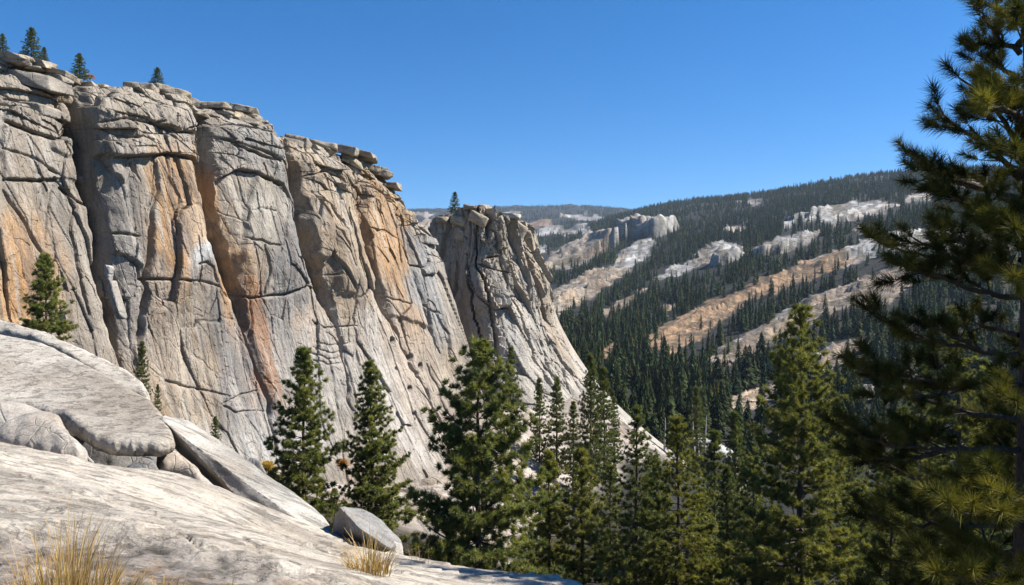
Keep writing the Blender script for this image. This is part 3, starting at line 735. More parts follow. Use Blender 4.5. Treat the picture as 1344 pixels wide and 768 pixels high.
# ------------------------------------------------------------------ rocks
def refine(bm, target, maxit=6):
    for _ in range(maxit):
        ed = [e for e in bm.edges if e.calc_length() > target]
        if not ed or len(bm.verts) > 14000: break
        bmesh.ops.subdivide_edges(bm, edges=ed, cuts=1)
        bmesh.ops.triangulate(bm, faces=bm.faces[:])

def rock_from_bm(name, bm, amp, fs, seed, col, mat, var=0.25, smooth_it=2, strata=None, stains=()):
    for _ in range(smooth_it):
        bmesh.ops.smooth_vert(bm, verts=bm.verts, factor=0.5, use_axis_x=True, use_axis_y=True, use_axis_z=True)
    bmesh.ops.recalc_face_normals(bm, faces=bm.faces[:])
    bm.normal_update()
    V = np.array([v.co for v in bm.verts]); N = np.array([v.normal for v in bm.verts])
    q = V / fs
    if strata is not None:
        ax = np.array(strata) / np.linalg.norm(strata)
        h = V @ ax / fs * 2.6 + 1.2 * fbm3(q * 0.5, 2, seed + 20)
        d = amp * (0.8 * fbm3(np.stack([h, h * 0, q[:, 0] * 0.3], -1), 3, seed) + 0.6 * fbm3(q, 4, seed + 7))
    else:
        d = amp * fbm3(q, 4, seed, 0.55)
        # broad planar chips
        d += amp * 0.6 * np.abs(noise3(q * 0.7, seed + 9))
    V = V + N * d[:, None]
    for v, c in zip(bm.verts, V): v.co = c
    F = np.array([[v.index for v in f.verts] for f in bm.faces])
    cc = np.array(col)[None] * np.clip(1 + var * fbm3(V / fs * 0.5, 3, seed + 3)[:, None] * 2, 0.5, 1.22)
    w = smooth(0.0, 0.35, fbm3(V / fs * 0.6 + 20, 3, seed + 5))[:, None] * 0.35
    cc = cc * (1 - w) + np.array((0.36, 0.27, 0.18)) * w
    me = mesh_np(name, V, F, np.clip(cc, 0.02, 0.99))
    bm.free()
    return me

def hull_bm(pts):
    bm = bmesh.new()
    for p in pts: bm.verts.new(p)
    bmesh.ops.convex_hull(bm, input=bm.verts[:])
    loose = [v for v in bm.verts if not v.link_faces]
    if loose: bmesh.ops.delete(bm, geom=loose, context='VERTS')
    bmesh.ops.triangulate(bm, faces=bm.faces[:])
    bm.verts.index_update()
    return bm

def hull_rock(name, pts, target, amp, fs, seed, col, mat, label, cat, sm=2, group=None, strata=None, kind=None):
    pts = np.array(pts, float); c = pts.mean(0)
    c = np.array([c[0], c[1], pts[:, 2].min()])
    bm = hull_bm(pts - c); refine(bm, target); bm.verts.index_update()
    me = rock_from_bm(name, bm, amp, fs, seed, col, mat, smooth_it=sm, strata=strata)
    o = link(name, me, mat); o.location = c
    return tag(o, label, cat, group, kind)

def cap_rock(px, py, w, h, rot, Y, label, seed, col=(0.42, 0.36, 0.28), deep=None, name='cap_rock', ang=1.0, yaw=None):
    """Angular slab centred at a point of the rim; w, h its size as seen, rot its tilt in degrees (down to the right)."""
    r = np.random.default_rng(seed)
    W, H = w / FPX * Y, 0.95 * h / FPX * Y
    D = deep or max(0.7 * W, 2.0)
    pts = []
    for sx in (-1, 1):
        for sy in (-1, 1):
            for sz in (-1, 1):
                k = np.array((r.uniform(0.55, 1.0), r.uniform(0.55, 1.0), r.uniform(0.4, 1.0)))
                pts.append((sx * W / 2 * k[0], sy * D / 2 * k[1], sz * H / 2 * k[2]))
    for k in range(9):
        a = r.uniform(0, 2 * math.pi); q = r.uniform(0.86, 1.06)
        pts.append((math.cos(a) * W / 2 * q, math.sin(a) * D / 2 * q, r.uniform(-0.45, 0.45) * H))
    pts = np.array(pts)
    ry = math.radians(rot); c, s = math.cos(ry), math.sin(ry)
    pts = np.stack([pts[:, 0] * c + pts[:, 2] * s, pts[:, 1], -pts[:, 0] * s + pts[:, 2] * c], -1)
    p = at(px, py, Y) + np.array([0, 0.12 * D, 0])
    ya = r.uniform(-0.25, 0.25) if yaw is None else yaw
    c, s = math.cos(ya), math.sin(ya)
    pts = np.stack([pts[:, 0] * c - pts[:, 1] * s, pts[:, 0] * s + pts[:, 1] * c, pts[:, 2]], -1)
    return hull_rock(name, pts + p, max(0.22, min(W, H) * 0.22), 0.11 * min(1.5, H), max(0.5, H * 0.8), seed, col, M_cap, label, 'rock', sm=0, group='weathered rocks along the cliff rim')

CAPC, CAPT, CAPG = (0.46, 0.385, 0.29), (0.56, 0.455, 0.32), (0.37, 0.325, 0.27)
CAPS = [
  (14,76,50,10,3,CAPC,'thin flat slab topping the far left end of the cliff'), (52,83,46,12,14,CAPC,'tilted slab right of the thin flat one at the left end of the cliff'), (62,92,70,9,14,CAPC,'second thin slab stepping down at the left end of the cliff rim'),
 (34,104,100,24,12,CAPG,'big rounded slab under the thin slabs at the left end of the rim'), (79,129,34,15,10,CAPC,'small block beside the dark crack below the big rounded slab'),
 (30,140,110,20,14,CAPG,'long sloping block beneath the big rounded slab'),
 (93,105,26,9,8,CAPT,'tan rubble lump in the dip of the rim under the small tree'), (112,111,30,8,4,CAPT,'tan flat lump right of the rubble in the dip of the rim'), (132,114,22,7,6,CAPT,'small tan stone beside the broad flat cap'),
 (134,128,78,15,-3,CAPG,'layered block capping the left of the orange stained pillar'), (150,144,86,24,3,CAPG,'thick block in the head of the orange stained pillar'),
  (184,115,48,12,6,CAPC,'left flat cap slab jutting over the orange stained pillar'), (222,119,52,13,14,CAPC,'broad flat cap slab over the orange stained pillar'), (247,131,26,11,18,CAPG,'short cap piece at the right end over the orange stained pillar'), (224,129,50,11,9,CAPT,'pale slab tucked beneath the broad flat cap'),
 (206,156,58,34,22,CAPG,'leaning angular block below the pale tucked slab'), (240,146,38,14,14,CAPG,'wedge at the right end of the orange pillar head'),
  (280,139,46,11,2,CAPC,'flat topmost slab of the third pillar'), (318,143,44,12,10,CAPC,'second topmost slab of the third pillar, tilted right'), (283,148,48,8,3,CAPG,'dark layer under the topmost slab of the third pillar'), (322,150,44,10,14,CAPC,'sloping slab near the right end of the third pillar top'),
 (306,158,80,8,7,CAPC,'long thin layer below the stack on the third pillar'), (336,159,22,13,22,CAPC,'rounded end stone overhanging the right of the third pillar'), (264,152,20,12,0,CAPC,'rounded stone at the crack left of the third pillar top'),
 (388,191,40,28,8,CAPC,'square brown block at the crack left of the fourth pillar top'), (358,182,26,12,20,CAPT,'tan stone in the notch between third and fourth pillars'),
  (424,191,38,13,4,CAPC,'dark edged slab topping the fourth pillar'), (454,197,36,13,14,CAPC,'middle slab of the fourth pillar cap'), (470,201,46,9,12,CAPC,'overhanging slab at the right of the fourth pillar top'),
 (462,213,36,17,24,CAPT,'tan tilted block in the row under the fourth pillar cap'), (486,219,30,12,14,CAPT,'tan end block of the row under the fourth pillar cap'),
 (430,210,26,9,36,CAPT,'narrow leaning stone left of the tan tilted block'), (418,214,54,17,4,CAPC,'broad pale block at the head of the fourth pillar'),
 (532,285,16,10,10,CAPG,'small grey stone on the low step past the fourth pillar'),
]
_r = np.random.default_rng(5)
_tt = np.linspace(1, 66, 900); _x, _y, _, _ = plan_curve(_tt); _zt = top_of(_tt)
for k in range(40):                                   # loose rubble along the rim
    j = _r.integers(0, 900); ppx = CX + _x[j] / _y[j] * FPX; ppy = CY - _zt[j] / _y[j] * FPX
    wd = _r.uniform(10, 38)
    o = cap_rock(ppx, ppy + _r.uniform(-3, 9), wd, max(4.5, wd * _r.uniform(0.16, 0.34)), _r.uniform(-4, 18), float(_y[j]) + _r.uniform(-1.2, 1.0), 'loose flat stone among the rubble scattered along the top of the cliff', 340 + k, [CAPC, CAPT, CAPG][k % 3], deep=wd / FPX * _y[j], name='loose_stone')
    o['group'] = 'loose rubble on the cliff rim'
for i, (px, py, w, h, rot, c, lb) in enumerate(CAPS):
    cap_rock(px, py, w, h, rot, float(wall_Y(px)) - 0.6 + 4.6 * 0.12, lb, 300 + i, c)
BCAPS = [
 (616,272,18,8,10,CAPC,'small reddish stone on the very top of the rock tower'), (629,288,28,20,26,CAPT,'big cracked block in the crown of the rock tower'),
 (602,290,30,17,14,CAPT,'pale block beside the small tree on the tower'), (581,289,20,13,4,CAPT,'squared block at the shaded left corner of the tower'),
 (668,284,34,10,6,(0.56,0.53,0.47),'white slab overhanging on the right of the tower'), (652,300,20,24,-14,CAPC,'upright splinter between block and white slab on the tower'),
 (606,308,16,18,24,CAPT,'narrow tilted flake under the pale block on the tower'), (680,303,22,26,30,CAPC,'brown leaning block under the white slab'), (694,322,16,22,-10,CAPT,'tall flake on the right shoulder of the tower'),
]
for i, (px, py, w, h, rot, c, lb) in enumerate(BCAPS):
    Y = 178.2 + max(0, px - 625) * 0.16 + max(0, 625 - px) * 0.2
    cap_rock(px, py, w, h, rot, Y, lb, 400 + i, c, deep=w / FPX * Y * 0.9)['group'] = 'broken blocks crowning the rock tower'

def outline_rock(name, poly, Yf, front, rear, label, cat, col, mat, seed, amp=0.05, fs=0.6, step=4.0, power=0.5, edge=None, kind=None, strata=None, group=None):
    """A solid rock whose traced silhouette lies on the slanted sheet Yf(px,py); it swells by front/rear metres to both sides."""
    P = np.array(poly, float)
    # resample the outline
    pts = []
    for a, b in zip(P, np.roll(P, -1, 0)):
        n = max(1, int(np.hypot(*(b - a)) / step))
        pts += [a + (b - a) * k / n for k in range(n)]
    B = np.array(pts); nb = len(B)
    r = np.random.default_rng(seed)
    B = B + step * 0.35 * np.stack([fbm2(B[:, 0] / 9, B[:, 1] / 9, 3, seed), fbm2(B[:, 0] / 9 + 5, B[:, 1] / 9, 3, seed + 1)], -1) * 2
    x0, y0 = B.min(0); x1, y1 = B.max(0)
    gx, gy = np.meshgrid(np.arange(x0, x1, step), np.arange(y0, y1, step * 0.9)); g = np.stack([gx.ravel(), gy.ravel()], -1) + r.uniform(-.25, .25, (gx.size, 2)) * step
    g = g[poly_sd(g[:, 0], g[:, 1], B) > step * 0.55]
    A = np.vstack([B, g])
    res = delaunay_2d_cdt([Vector(p) for p in A], [], [list(range(nb))], 1, 1e-4)
    A2 = np.array([tuple(v) for v in res[0]]); F = np.array([f for f in res[2] if len(f) == 3])
    sd = np.maximum(poly_sd(A2[:, 0], A2[:, 1], B), 0); sd[sd < step * 0.3] = 0
    dm = edge or sd.max()
    prof = (1 - (1 - np.clip(sd / dm, 0, 1)) ** 2) ** power
    Y = Yf(A2[:, 0], A2[:, 1]); C = np.stack([(A2[:, 0] - CX) / FPX * Y, Y, (CY - A2[:, 1]) / FPX * Y], -1)
    m = A2.mean(0); e = 10.0
    def pt(p, q): yy = float(Yf(np.array([p]), np.array([q]))[0]); return at(p, q, yy)
    nrm = np.cross(pt(m[0] + e, m[1]) - pt(m[0] - e, m[1]), pt(m[0], m[1] + e) - pt(m[0], m[1] - e)); nrm /= np.linalg.norm(nrm)
    if nrm @ C.mean(0) > 0: nrm = -nrm
    Fr = C + nrm * (front * prof)[:, None]; Re = C - nrm * (rear * prof)[:, None]
    rim = sd == 0
    mapb = np.where(rim, np.arange(len(A2)), len(A2) + np.cumsum(~rim) - 1)
    V = np.vstack([Fr, Re[~rim]]); F2 = mapb[F][:, ::-1]
    Fa = np.vstack([F, F2])
    base = np.array([V[:, 0].mean(), V[:, 1].mean(), V[:, 2].min()])
    bm = bmesh.new()
    vs = [bm.verts.new(v - base) for v in V]
    for f in Fa:
        try: bm.faces.new([vs[k] for k in f])
        except ValueError: pass
    bm.verts.index_update()
    me = rock_from_bm(name, bm, amp, fs, seed, col, mat, smooth_it=1, strata=strata)
    o = link(name, me, mat); o.location = base
    return tag(o, label, cat, group, kind)

# ------------------------------------------------------------------ foreground granite
_sl = [(0,768,4.6),(200,768,4.7),(400,768,5.2),(600,768,7.2),(750,768,8.6),(0,680,6.3),(200,690,6.6),(350,705,7.4),(450,738,8.4),(440,724,9.7),(480,731,9.7),(520,748,9.5),(560,755,9.3),(600,760,9.0),(650,764,9.2),(380,708,9.6),(330,688,9.4),(700,769,9.1),
       (0,592,10.5),(100,612,10.3),(200,627,10.6),(265,642,11),(330,672,11.3),(435,707,11.3),(520,739,11),(600,755,10.5),(700,765,9.8)]
_S = [tuple(at(*c)) for c in _sl] + [tuple(at(110,640,11.5)),tuple(at(165,650,11.5)),tuple(at(215,662,11.8)),tuple(at(100,642,13)),tuple(at(170,655,12.6)),tuple(at(230,668,12.8)),tuple(at(0,628,13.5)),tuple(at(-150,612,13.5)),tuple(at(290,705,12.4)),tuple(at(350,735,12.2)),tuple(at(400,745,12.3)),tuple(at(330,740,14)),(0,1,-1.6),(0,3,-1.8),(-3,2,-1.45),(2,2,-2.0),(3,4,-3.1),(4,7,-4.8),(2.2,9,-4.9),(1.2,11,-5.8),(0.2,12.6,-6.4),(-3,14.5,-6.2),(-8,14,-3.1),(-9,17,-3.2),(-14,12,-1.8),(-12,6,-1.2),(-13,18,-3),(-3,18,-8),(0,18,-9),(-5,18,-6.2),(-7.7,17,-3.5),(-6.7,16.9,-3.8)]
_S = np.array(_S)
_stps = TPS(_S[:, :2] / 4.0, _S[:, 2], 1e-4)
def slab_z(x, y):
    x = np.atleast_1d(np.asarray(x, float)); y = np.atleast_1d(np.asarray(y, float))
    return _stps(np.stack([x, y], -1) / 4.0)
def build_slab():
    th = np.linspace(-1.35, 0.62, 560); ys = np.exp(np.linspace(math.log(0.6), math.log(18), 470))
    TH, YY = np.meshgrid(th, ys); X = (np.tan(TH) * YY).ravel(); Y = YY.ravel()
    X = np.clip(X, -16, 6)
    z = slab_z(X, Y)
    # exfoliation sheets: long low steps running down to the right, fine striae, a rough grey band along the bottom
    u = X * 0.93 - Y * 0.10; v = X * 0.22 + Y * 0.97
    z = z + 0.10 * fbm2(u / 3.5, v / 1.2, 4, 201)
    st = v / 0.75 + 1.3 * fbm2(u / 4, v / 2, 3, 202); fr = st - np.floor(st)
    kp = smooth(0.0, 0.2, fbm2(u / 2.2, v / 1.1, 3, 203))
    z = z + 0.055 * (fr ** 3) * kp * smooth(3, 6, Y)
    z = z + 0.018 * fbm2(u / 0.5, v / 0.07, 4, 204) + 0.012 * fbm2(u / 0.12, v / 0.08, 3, 205)
    px = CX + X / Y * FPX; py = CY - z / Y * FPX
    lo = smooth(-8, 8, py - np.interp(px, [-200, 0, 100, 200, 300, 400, 520, 700], [690, 692, 690, 698, 722, 748, 772, 790]) + 14 * fbm2(u / 1.2, v / 0.8, 4, 206)) * smooth(1, 3, Y)
    wpx = px + 5 * fbm2(X / 0.5, Y / 0.5, 3, 221); wpy = py + 5 * fbm2(X / 0.5 + 9, Y / 0.5, 3, 222)
    for pts in ([(30,636),(110,648),(190,668),(240,690)], [(120,690),(215,692),(262,713),(335,722),(425,752)], [(235,640),(300,672),(362,702),(470,735)], [(0,620),(95,642),(160,656)], [(300,700),(345,716),(362,722)], [(0,668),(60,664),(120,672)], [(420,716),(500,742),(560,757)]):
        q, fr = line_d(wpx, wpy, pts); z = z - 0.045 * (1 - smooth(0.2, 2.0, q)) * smooth(0, 0.15, np.minimum(fr, 1 - fr)) * (Y > 3)
    z = z - 0.12 * lo + lo * (0.03 * fbm2(X / 0.12, Y / 0.12, 4, 207))
    col = np.empty((len(X), 3)); col[:] = (0.66, 0.585, 0.485)
    col *= (1 + 0.28 * fbm2(u / 1.6, v / 0.5, 4, 208))[:, None]
    br = smooth(0.10, 0.40, fbm2(u / 1.1, v / 0.16, 4, 209))[:, None] * 0.42
    col = col * (1 - br) + np.array((0.33, 0.255, 0.18)) * br
    gy = smooth(0.12, 0.42, fbm2(u / 0.7 + 30, v / 0.22, 4, 210))[:, None] * 0.34
    col = col * (1 - gy) + np.array((0.36, 0.345, 0.325)) * gy
    rough = lo[:, None] * (0.85 + 0.5 * fbm2(X / 0.3, Y / 0.3, 3, 211)[:, None])
    rough = np.clip(rough, 0, 1)
    lc = np.array((0.33, 0.285, 0.245)) * (1 + 1.3 * fbm2(X / 0.1, Y / 0.1, 4, 212)[:, None])
    col = col * (1 - rough) + lc * rough
    # rusty gravel and needle litter around the grass
    lit = smooth(0.0, 0.25, fbm2(X / 0.35, Y / 0.35, 4, 213) + 0.35 * smooth(730, 768, py) - 0.12)[:, None] * lo[:, None] * 0.75
    col = col * (1 - lit) + np.array((0.36, 0.25, 0.16)) * lit
    me = mesh_np('granite_slope', np.stack([X, Y, z], -1), grid_faces(len(th), len(ys)), np.clip(col, 0.03, 0.99))
    o = link('granite_slope', me, M_slab)
    tag(o, 'pale streaked granite slope dropping to the right in front of the camera', 'granite slope', kind='structure')
build_slab()

SL = (0.63, 0.565, 0.475)
outline_rock('rock_slab', [(-190,400),(-80,405),(0,424),(60,440),(112,462),(165,488),(192,507),(198,520),(192,529),(170,526),(140,512),(90,476),(40,452),(0,444),(-80,440),(-190,470)],
    lambda x, y: 12.6 + (600 - y) * 0.030 + 0 * x, 0.18, 0.4, 'uppermost long rock sheet lying over the striped slab at left', 'rock slab', SL, M_slab, 501, amp=0.04, fs=1.6, step=2.6, power=0.5, edge=6)
outline_rock('rock_slab', [(-190,430),(-60,432),(0,440),(60,455),(120,485),(170,515),(200,530),(216,548),(227,572),(230,586),(212,590),(180,593),(148,592),(124,585),(102,570),(82,554),(40,545),(0,538),(-100,530),(-190,560)],
    lambda x, y: 10.85 + (600 - y) * 0.038 + 0 * x, 0.14, 0.16, 'wide striped slab jutting to a blunt tip above a dark gap', 'rock slab', SL, M_slab, 502, amp=0.03, fs=1.6, step=2.6, power=0.5, edge=9)
outline_rock('boulder', [(-120,545),(-40,540),(0,537),(40,543),(78,556),(98,578),(112,592),(108,604),(80,604),(55,600),(0,592),(-120,600)],
    lambda x, y: 10.9 + (600 - y) * 0.022 + 0 * x, 0.3, 1.2, 'rounded speckled boulder wedged beneath the wide striped slab', 'boulder', (0.46, 0.41, 0.35), M_boulder, 503, amp=0.10, fs=0.7, step=3.0, power=0.5, edge=28)
outline_rock('boulder', [(76,572),(96,578),(112,592),(124,606),(130,616),(100,612),(70,604)],
    lambda x, y: 11.2 + 0 * x + (610 - y) * 0.01, 0.25, 0.8, 'low pale block between the speckled boulder and dark gap', 'boulder', (0.46, 0.43, 0.39), M_boulder, 504, amp=0.08, fs=0.5, step=3.0, edge=12)
hull_rock('boulder', [at(168,612,11.0), at(185,603,11.2), at(198,603,11.1), at(206,612,11.0), at(212,632,10.9), at(180,625,10.8), at(168,620,10.9), at(190,600,11.8), at(208,626,11.8), at(172,622,11.8)],
    0.05, 0.05, 0.2, 505, (0.27, 0.27, 0.265), M_boulder, 'small dark grey stone sitting in the shadowed gap', 'boulder', sm=1)
hull_rock('boulder', [at(60,575,14.2), at(240,590,14.6), at(236,650,14.2), at(70,640,14.0), at(150,572,14.0), at(150,640,13.6), at(70,600,16), at(236,610,16), at(215,600,14.0)],
    0.15, 0.10, 0.6, 512, (0.34, 0.32, 0.30), M_boulder, 'added rock mass backing the shadowed gap under the wide striped slab', 'boulder', sm=1)  # added mass behind the gap, so the opening stays dark
outline_rock('boulder', [(204,604),(222,597),(240,596),(262,618),(272,642),(258,642),(232,634),(212,632)],
    lambda x, y: 11.4 + 0 * x + (640 - y) * 0.014, 0.22, 0.8, 'light pinkish block right of the dark gap', 'boulder', (0.55, 0.48, 0.40), M_boulder, 506, amp=0.07, fs=0.5, step=3.0, edge=14)
# leaning plank-like slab: sunny upper face, dark broken lower side
def planky():
    near = [(222,559,12.0),(240,579,11.9),(275,616,11.65),(318,659,11.35),(355,689,11.15),(424,706,10.95)]
    low = [(208,549,12.3),(214,571,12.45),(240,600,12.35),(280,638,12.1),(310,662,11.85),(340,684,11.6)]
    far = [(216,543,12.5),(246,552,12.9),(290,577,12.7),(340,612,12.45),(385,646,12.1),(420,674,11.7),(434,688,11.4),(437,704,11.1)]
    pts = [at(*p) for p in near + low + far] + [at(300, 640, 13.0), at(400, 700, 12.4), at(240, 580, 13.4)]
    hull_rock('rock_slab', pts, 0.06, 0.06, 0.5, 507, (0.56, 0.52, 0.46), M_slab, 'long leaning slab with dark broken underside pointing down to the right', 'rock slab', sm=1, strata=(0.4, -0.5, 1))
planky()
hull_rock('boulder', [at(446,666,10.7), at(452,664,11.3), at(474,668,11.5), at(500,682,11.3), at(526,708,11.0), at(527,714,10.9), at(510,719,10.15), at(473,694,10.1), at(440,680,11.0), at(437,706,11.1), at(464,724,10.9), at(502,737,10.8), at(516,740,10.9), at(520,735,11.8), at(450,700,12.0), at(480,720,12.1)],
    0.05, 0.035, 0.3, 508, (0.37, 0.355, 0.335), M_boulder, 'grey angular boulder on the slope edge with one shaded face', 'boulder', sm=1)
hull_rock('boulder', [at(503,727,10.5), at(516,710,10.55), at(528,714,10.6), at(530,736,10.5), at(520,742,10.4), at(504,740,10.4), at(515,738,11.0), at(523,714,11.0)],
    0.03, 0.02, 0.2, 509, (0.62, 0.58, 0.52), M_boulder, 'white chip of stone under the grey angular boulder', 'stone', sm=1)
hull_rock('boulder', [at(322,608,20), at(330,601,20.2), at(342,606,20), at(350,622,19.8), at(340,634,19.8), at(322,625,20), at(335,610,21)],
    0.05, 0.04, 0.25, 510, (0.3, 0.29, 0.28), M_boulder, 'small dark rock showing over the leaning slab beside yellow shrub', 'boulder', sm=1)
for k, (px, py, w, h, rot, Y, c, lb) in enumerate([(142,360,8,26,8,88,(0.5,0.47,0.43),'small white chockstone in the leftmost crack'), (153,396,8,60,-16,87,(0.52,0.49,0.44),'long pale flake wedged low in the leftmost crack')]):
    cap_rock(px, py, w, h, rot, Y - 11, lb, 600 + k, c, deep=1.2)['group'] = 'stones caught in the cracks'

# a white rock face among the valley trees
def outcrop(poly, Yf, front, label, seed, col=(0.50, 0.485, 0.455), amp=9, fs=30, step=1.6, edge=5):
    return outline_rock('granite_outcrop', poly, Yf, front, 30, label, 'rock outcrop', col, M_far, seed, amp=amp, fs=fs, step=step, power=0.5, edge=edge, strata=(0.3, 0.2, 1))
outcrop([(900,580),(915,574),(935,578),(958,588),(972,602),(965,612),(940,602),(915,592)], lambda x, y: 212 + (600 - y) * 0.25 + 0 * x, 1, 'white rock face among the trees near dead trunks', 518, (0.62, 0.61, 0.58), 2, 6, 2.0, 10)

# ------------------------------------------------------------------ conifers
def tuft_template(n, length, width, spread, seed, along=0.45):
    """Needles of one shoot: thin triangles that radiate from a short twig along +Z."""
    r = np.random.default_rng(seed)
    a = r.uniform(0, 2 * np.pi, n); th = np.arccos(1 - r.random(n) * (1 - math.cos(spread)))
    d = np.stack([np.sin(th) * np.cos(a), np.sin(th) * np.sin(a), np.cos(th)], -1)
    base = np.zeros((n, 3)); base[:, 2] = r.random(n) * along * length
    L = length * r.uniform(0.65, 1.05, n)
    s = np.cross(d, r.normal(size=(n, 3))); s /= np.linalg.norm(s, axis=1)[:, None]
    tip = base + d * L[:, None]
    root = base + d * (L * 0.05)[:, None]
    return np.stack([root - s * width / 2, root + s * width / 2, tip], 1)      # n,3,3

def frames(D, r):
    D = D / np.linalg.norm(D, axis=1)[:, None]
    a = np.cross(D, r.normal(size=D.shape)); a /= np.linalg.norm(a, axis=1)[:, None]
    return np.stack([a, np.cross(D, a), D], -1)

def place_tufts(P, D, S, C, temps, r):
    Vs, Cs = [], []
    R = frames(D, r); pick = r.integers(0, len(temps), len(P))
    for k, T in enumerate(temps):
        i = np.nonzero(pick == k)[0]
        if len(i) == 0: continue
        v = np.einsum('mij,nkj->mnki', R[i], T) * S[i][:, None, None, None] + P[i][:, None, None, :]
        n = T.shape[0]
        Vs.append(v.reshape(-1, 3)); c = np.repeat(C[i], n * 3, 0)
        jit = np.repeat(r.uniform(0.8, 1.2, len(i) * n), 3)[:, None]
        Cs.append(c * jit)
    V = np.vstack(Vs); Cc = np.vstack(Cs)
    return V, np.arange(len(V)).reshape(-1, 3), Cc

def tubes(segs, sides=5):
    """segs: list of (points, radii) -> quads."""
    Vs, Fs, n0 = [], [], 0
    for pts, rad in segs:
        pts = np.asarray(pts, float); rad = np.asarray(rad, float); n = len(pts)
        tg = np.gradient(pts, axis=0); tg /= np.linalg.norm(tg, axis=1)[:, None] + 1e-9
        ref = np.where(np.abs(tg[:, 2:3]) > 0.9, np.array([[1., 0, 0]]), np.array([[0, 0, 1.]]))
        a = np.cross(tg, ref); a /= np.linalg.norm(a, axis=1)[:, None] + 1e-9; b = np.cross(tg, a)
        an = np.arange(sides) / sides * 2 * np.pi
        ring = pts[:, None] + rad[:, None, None] * (np.cos(an)[None, :, None] * a[:, None] + np.sin(an)[None, :, None] * b[:, None])
        Vs.append(ring.reshape(-1, 3))
        i = np.arange(n * sides).reshape(n, sides) + n0
        j = np.roll(i, -1, 1)
        Fs.append(np.stack([i[:-1], j[:-1], j[1:], i[1:]], -1).reshape(-1, 4)); n0 += n * sides
    return np.vstack(Vs), np.vstack(Fs)

def conifer(h, rad, seed, base=0.08, whorls=22, per=(5, 7), up=0.35, droop=0.25, prof=1.0, tuft=0.34, needles=26, nw=0.035, spread=1.25, dens=1.0, colr=((0.045, 0.062, 0.02), (0.095, 0.105, 0.034)), lean=0.0, gaps=0.12, tw=1.0, dead=0):
    """A conifer standing at the origin: trunk with limbs, crown of needle tufts. Returns two meshes."""
    r = np.random.default_rng(seed)
    segs = []
    zz = np.linspace(0, 1, 14)
    wob = np.cumsum(r.normal(0, 0.012 * rad, (14, 2)), 0)
    tr = np.stack([wob[:, 0] + lean * zz ** 2, wob[:, 1], zz * h], -1)
    trad = (0.022 * h) * (1 - zz * 0.93) ** 0.9 * 0.62 + 0.012
    trad[0] *= 1.35
    segs.append((tr, trad))
    P, D, S, C = [], [], [], []
    c0, c1 = np.array(colr[0]), np.array(colr[1])
    def axis(f): return np.array([np.interp(f, zz, tr[:, k]) for k in range(3)])
    sides_bias = r.normal(0, 0.12, 8)
    for w in range(whorls):
        f = base + (1 - base) * ((w + 0.5 * r.random()) / whorls) ** 0.92
        if f > 0.985: f = 0.985
        q = (f - base) / (1 - base)
        pr = (1 - q) ** (prof * 0.95) * (0.68 + 0.32 * smooth(0, 0.18, q)) + 0.02
        nb = r.integers(per[0], per[1] + 1)
        a0 = r.uniform(0, 2 * np.pi)
        for b in range(nb):
            if r.random() < gaps * (1 - q): continue
            az = a0 + 2 * np.pi * b / nb + r.normal(0, 0.22)
            L = 1.18 * rad * pr * r.uniform(0.7, 1.15) * (1 + sides_bias[int(az / 0.785) % 8])
            el = up * (0.25 + 0.95 * q) - droop * (1 - q) + r.normal(0, 0.08)
            o = axis(f)
            n = max(3, int(L / (tuft * 0.62)))
            s = np.linspace(0, 1, max(n, 3))
            hx = np.cos(el) * s * L; hz = np.sin(el) * s * L + (0.10 + 0.08 * q) * L * s ** 2 - 0.06 * L * np.sin(s * np.pi)
            pts = o + np.stack([np.cos(az) * hx, np.sin(az) * hx, hz], -1)
            segs.append((pts, 0.010 * L * (1 - 0.8 * s) + 0.012))
            out = np.array([np.cos(az), np.sin(az), 0.0]); lat = np.array([-np.sin(az), np.cos(az), 0.0])
            shade_c = r.random()
            for k in range(len(s)):
                if s[k] < 0.22 and L > 1.0: continue
                wdt = 0.45 * L * (1 - s[k]) * smooth(0.1, 0.4, s[k]) + 0.07 * L
                nc = max(1, int(dens * (0.55 + 0.75 * wdt / tuft) + r.random()))
                for oo in (r.uniform(-1, 1, nc) if nc > 1 else r.normal(0, 0.25, 1)):
                    cen = pts[k] + lat * oo * wdt + out * r.normal(0, 0.15) * tuft + np.array([0, 0, r.normal(0.05, 0.15) * tuft - 0.14 * abs(oo) * wdt])
                    cc = c0 + (c1 - c0) * np.clip(r.normal(0.5, 0.28), 0, 1)
                    for _ in range(4):
                        dd = out * (0.75 + 0.25 * s[k]) + lat * oo * 0.75 + np.array([0, 0, 0.8 + 0.5 * q]) + r.normal(0, 0.3, 3)
                        P.append(cen + r.normal(0, 0.17, 3) * tuft); D.append(dd); S.append(r.uniform(0.65, 0.98)); C.append(cc)
    for k in range(5):
        P.append(axis(0.985 - 0.012 * k) + np.array([0, 0, 0.1])); D.append(np.array([r.normal(0, .3), r.normal(0, .3), 1.0])); S.append(0.9); C.append(c1)
    for k in range(dead):
        f = base * r.uniform(0.35, 1.0); az = r.uniform(0, 2 * np.pi); L = rad * r.uniform(0.4, 0.75); o = axis(f); s = np.linspace(0, 1, 5)
        segs.append((o + np.stack([np.cos(az) * s * L, np.sin(az) * s * L, -0.25 * L * s + 0.22 * L * s ** 3], -1), 0.014 * (1 - 0.7 * s) + 0.006))
    temps = [tuft_template(int(needles * 1.15), tuft * 0.86, nw * 1.2, spread + 0.3, seed * 13 + k) for k in range(4)]
    V, F, Cc = place_tufts(np.array(P), np.array(D), np.array(S), np.array(C), temps, r)
    tv, tf = tubes(segs, 5)
    print('tufts', seed, len(P), len(P) * int(needles * 1.15))
    return mesh_np('trunk', tv, tf), mesh_np('crown', V, F, np.clip(Cc, 0.004, 0.3), smooth_shade=False), len(P)

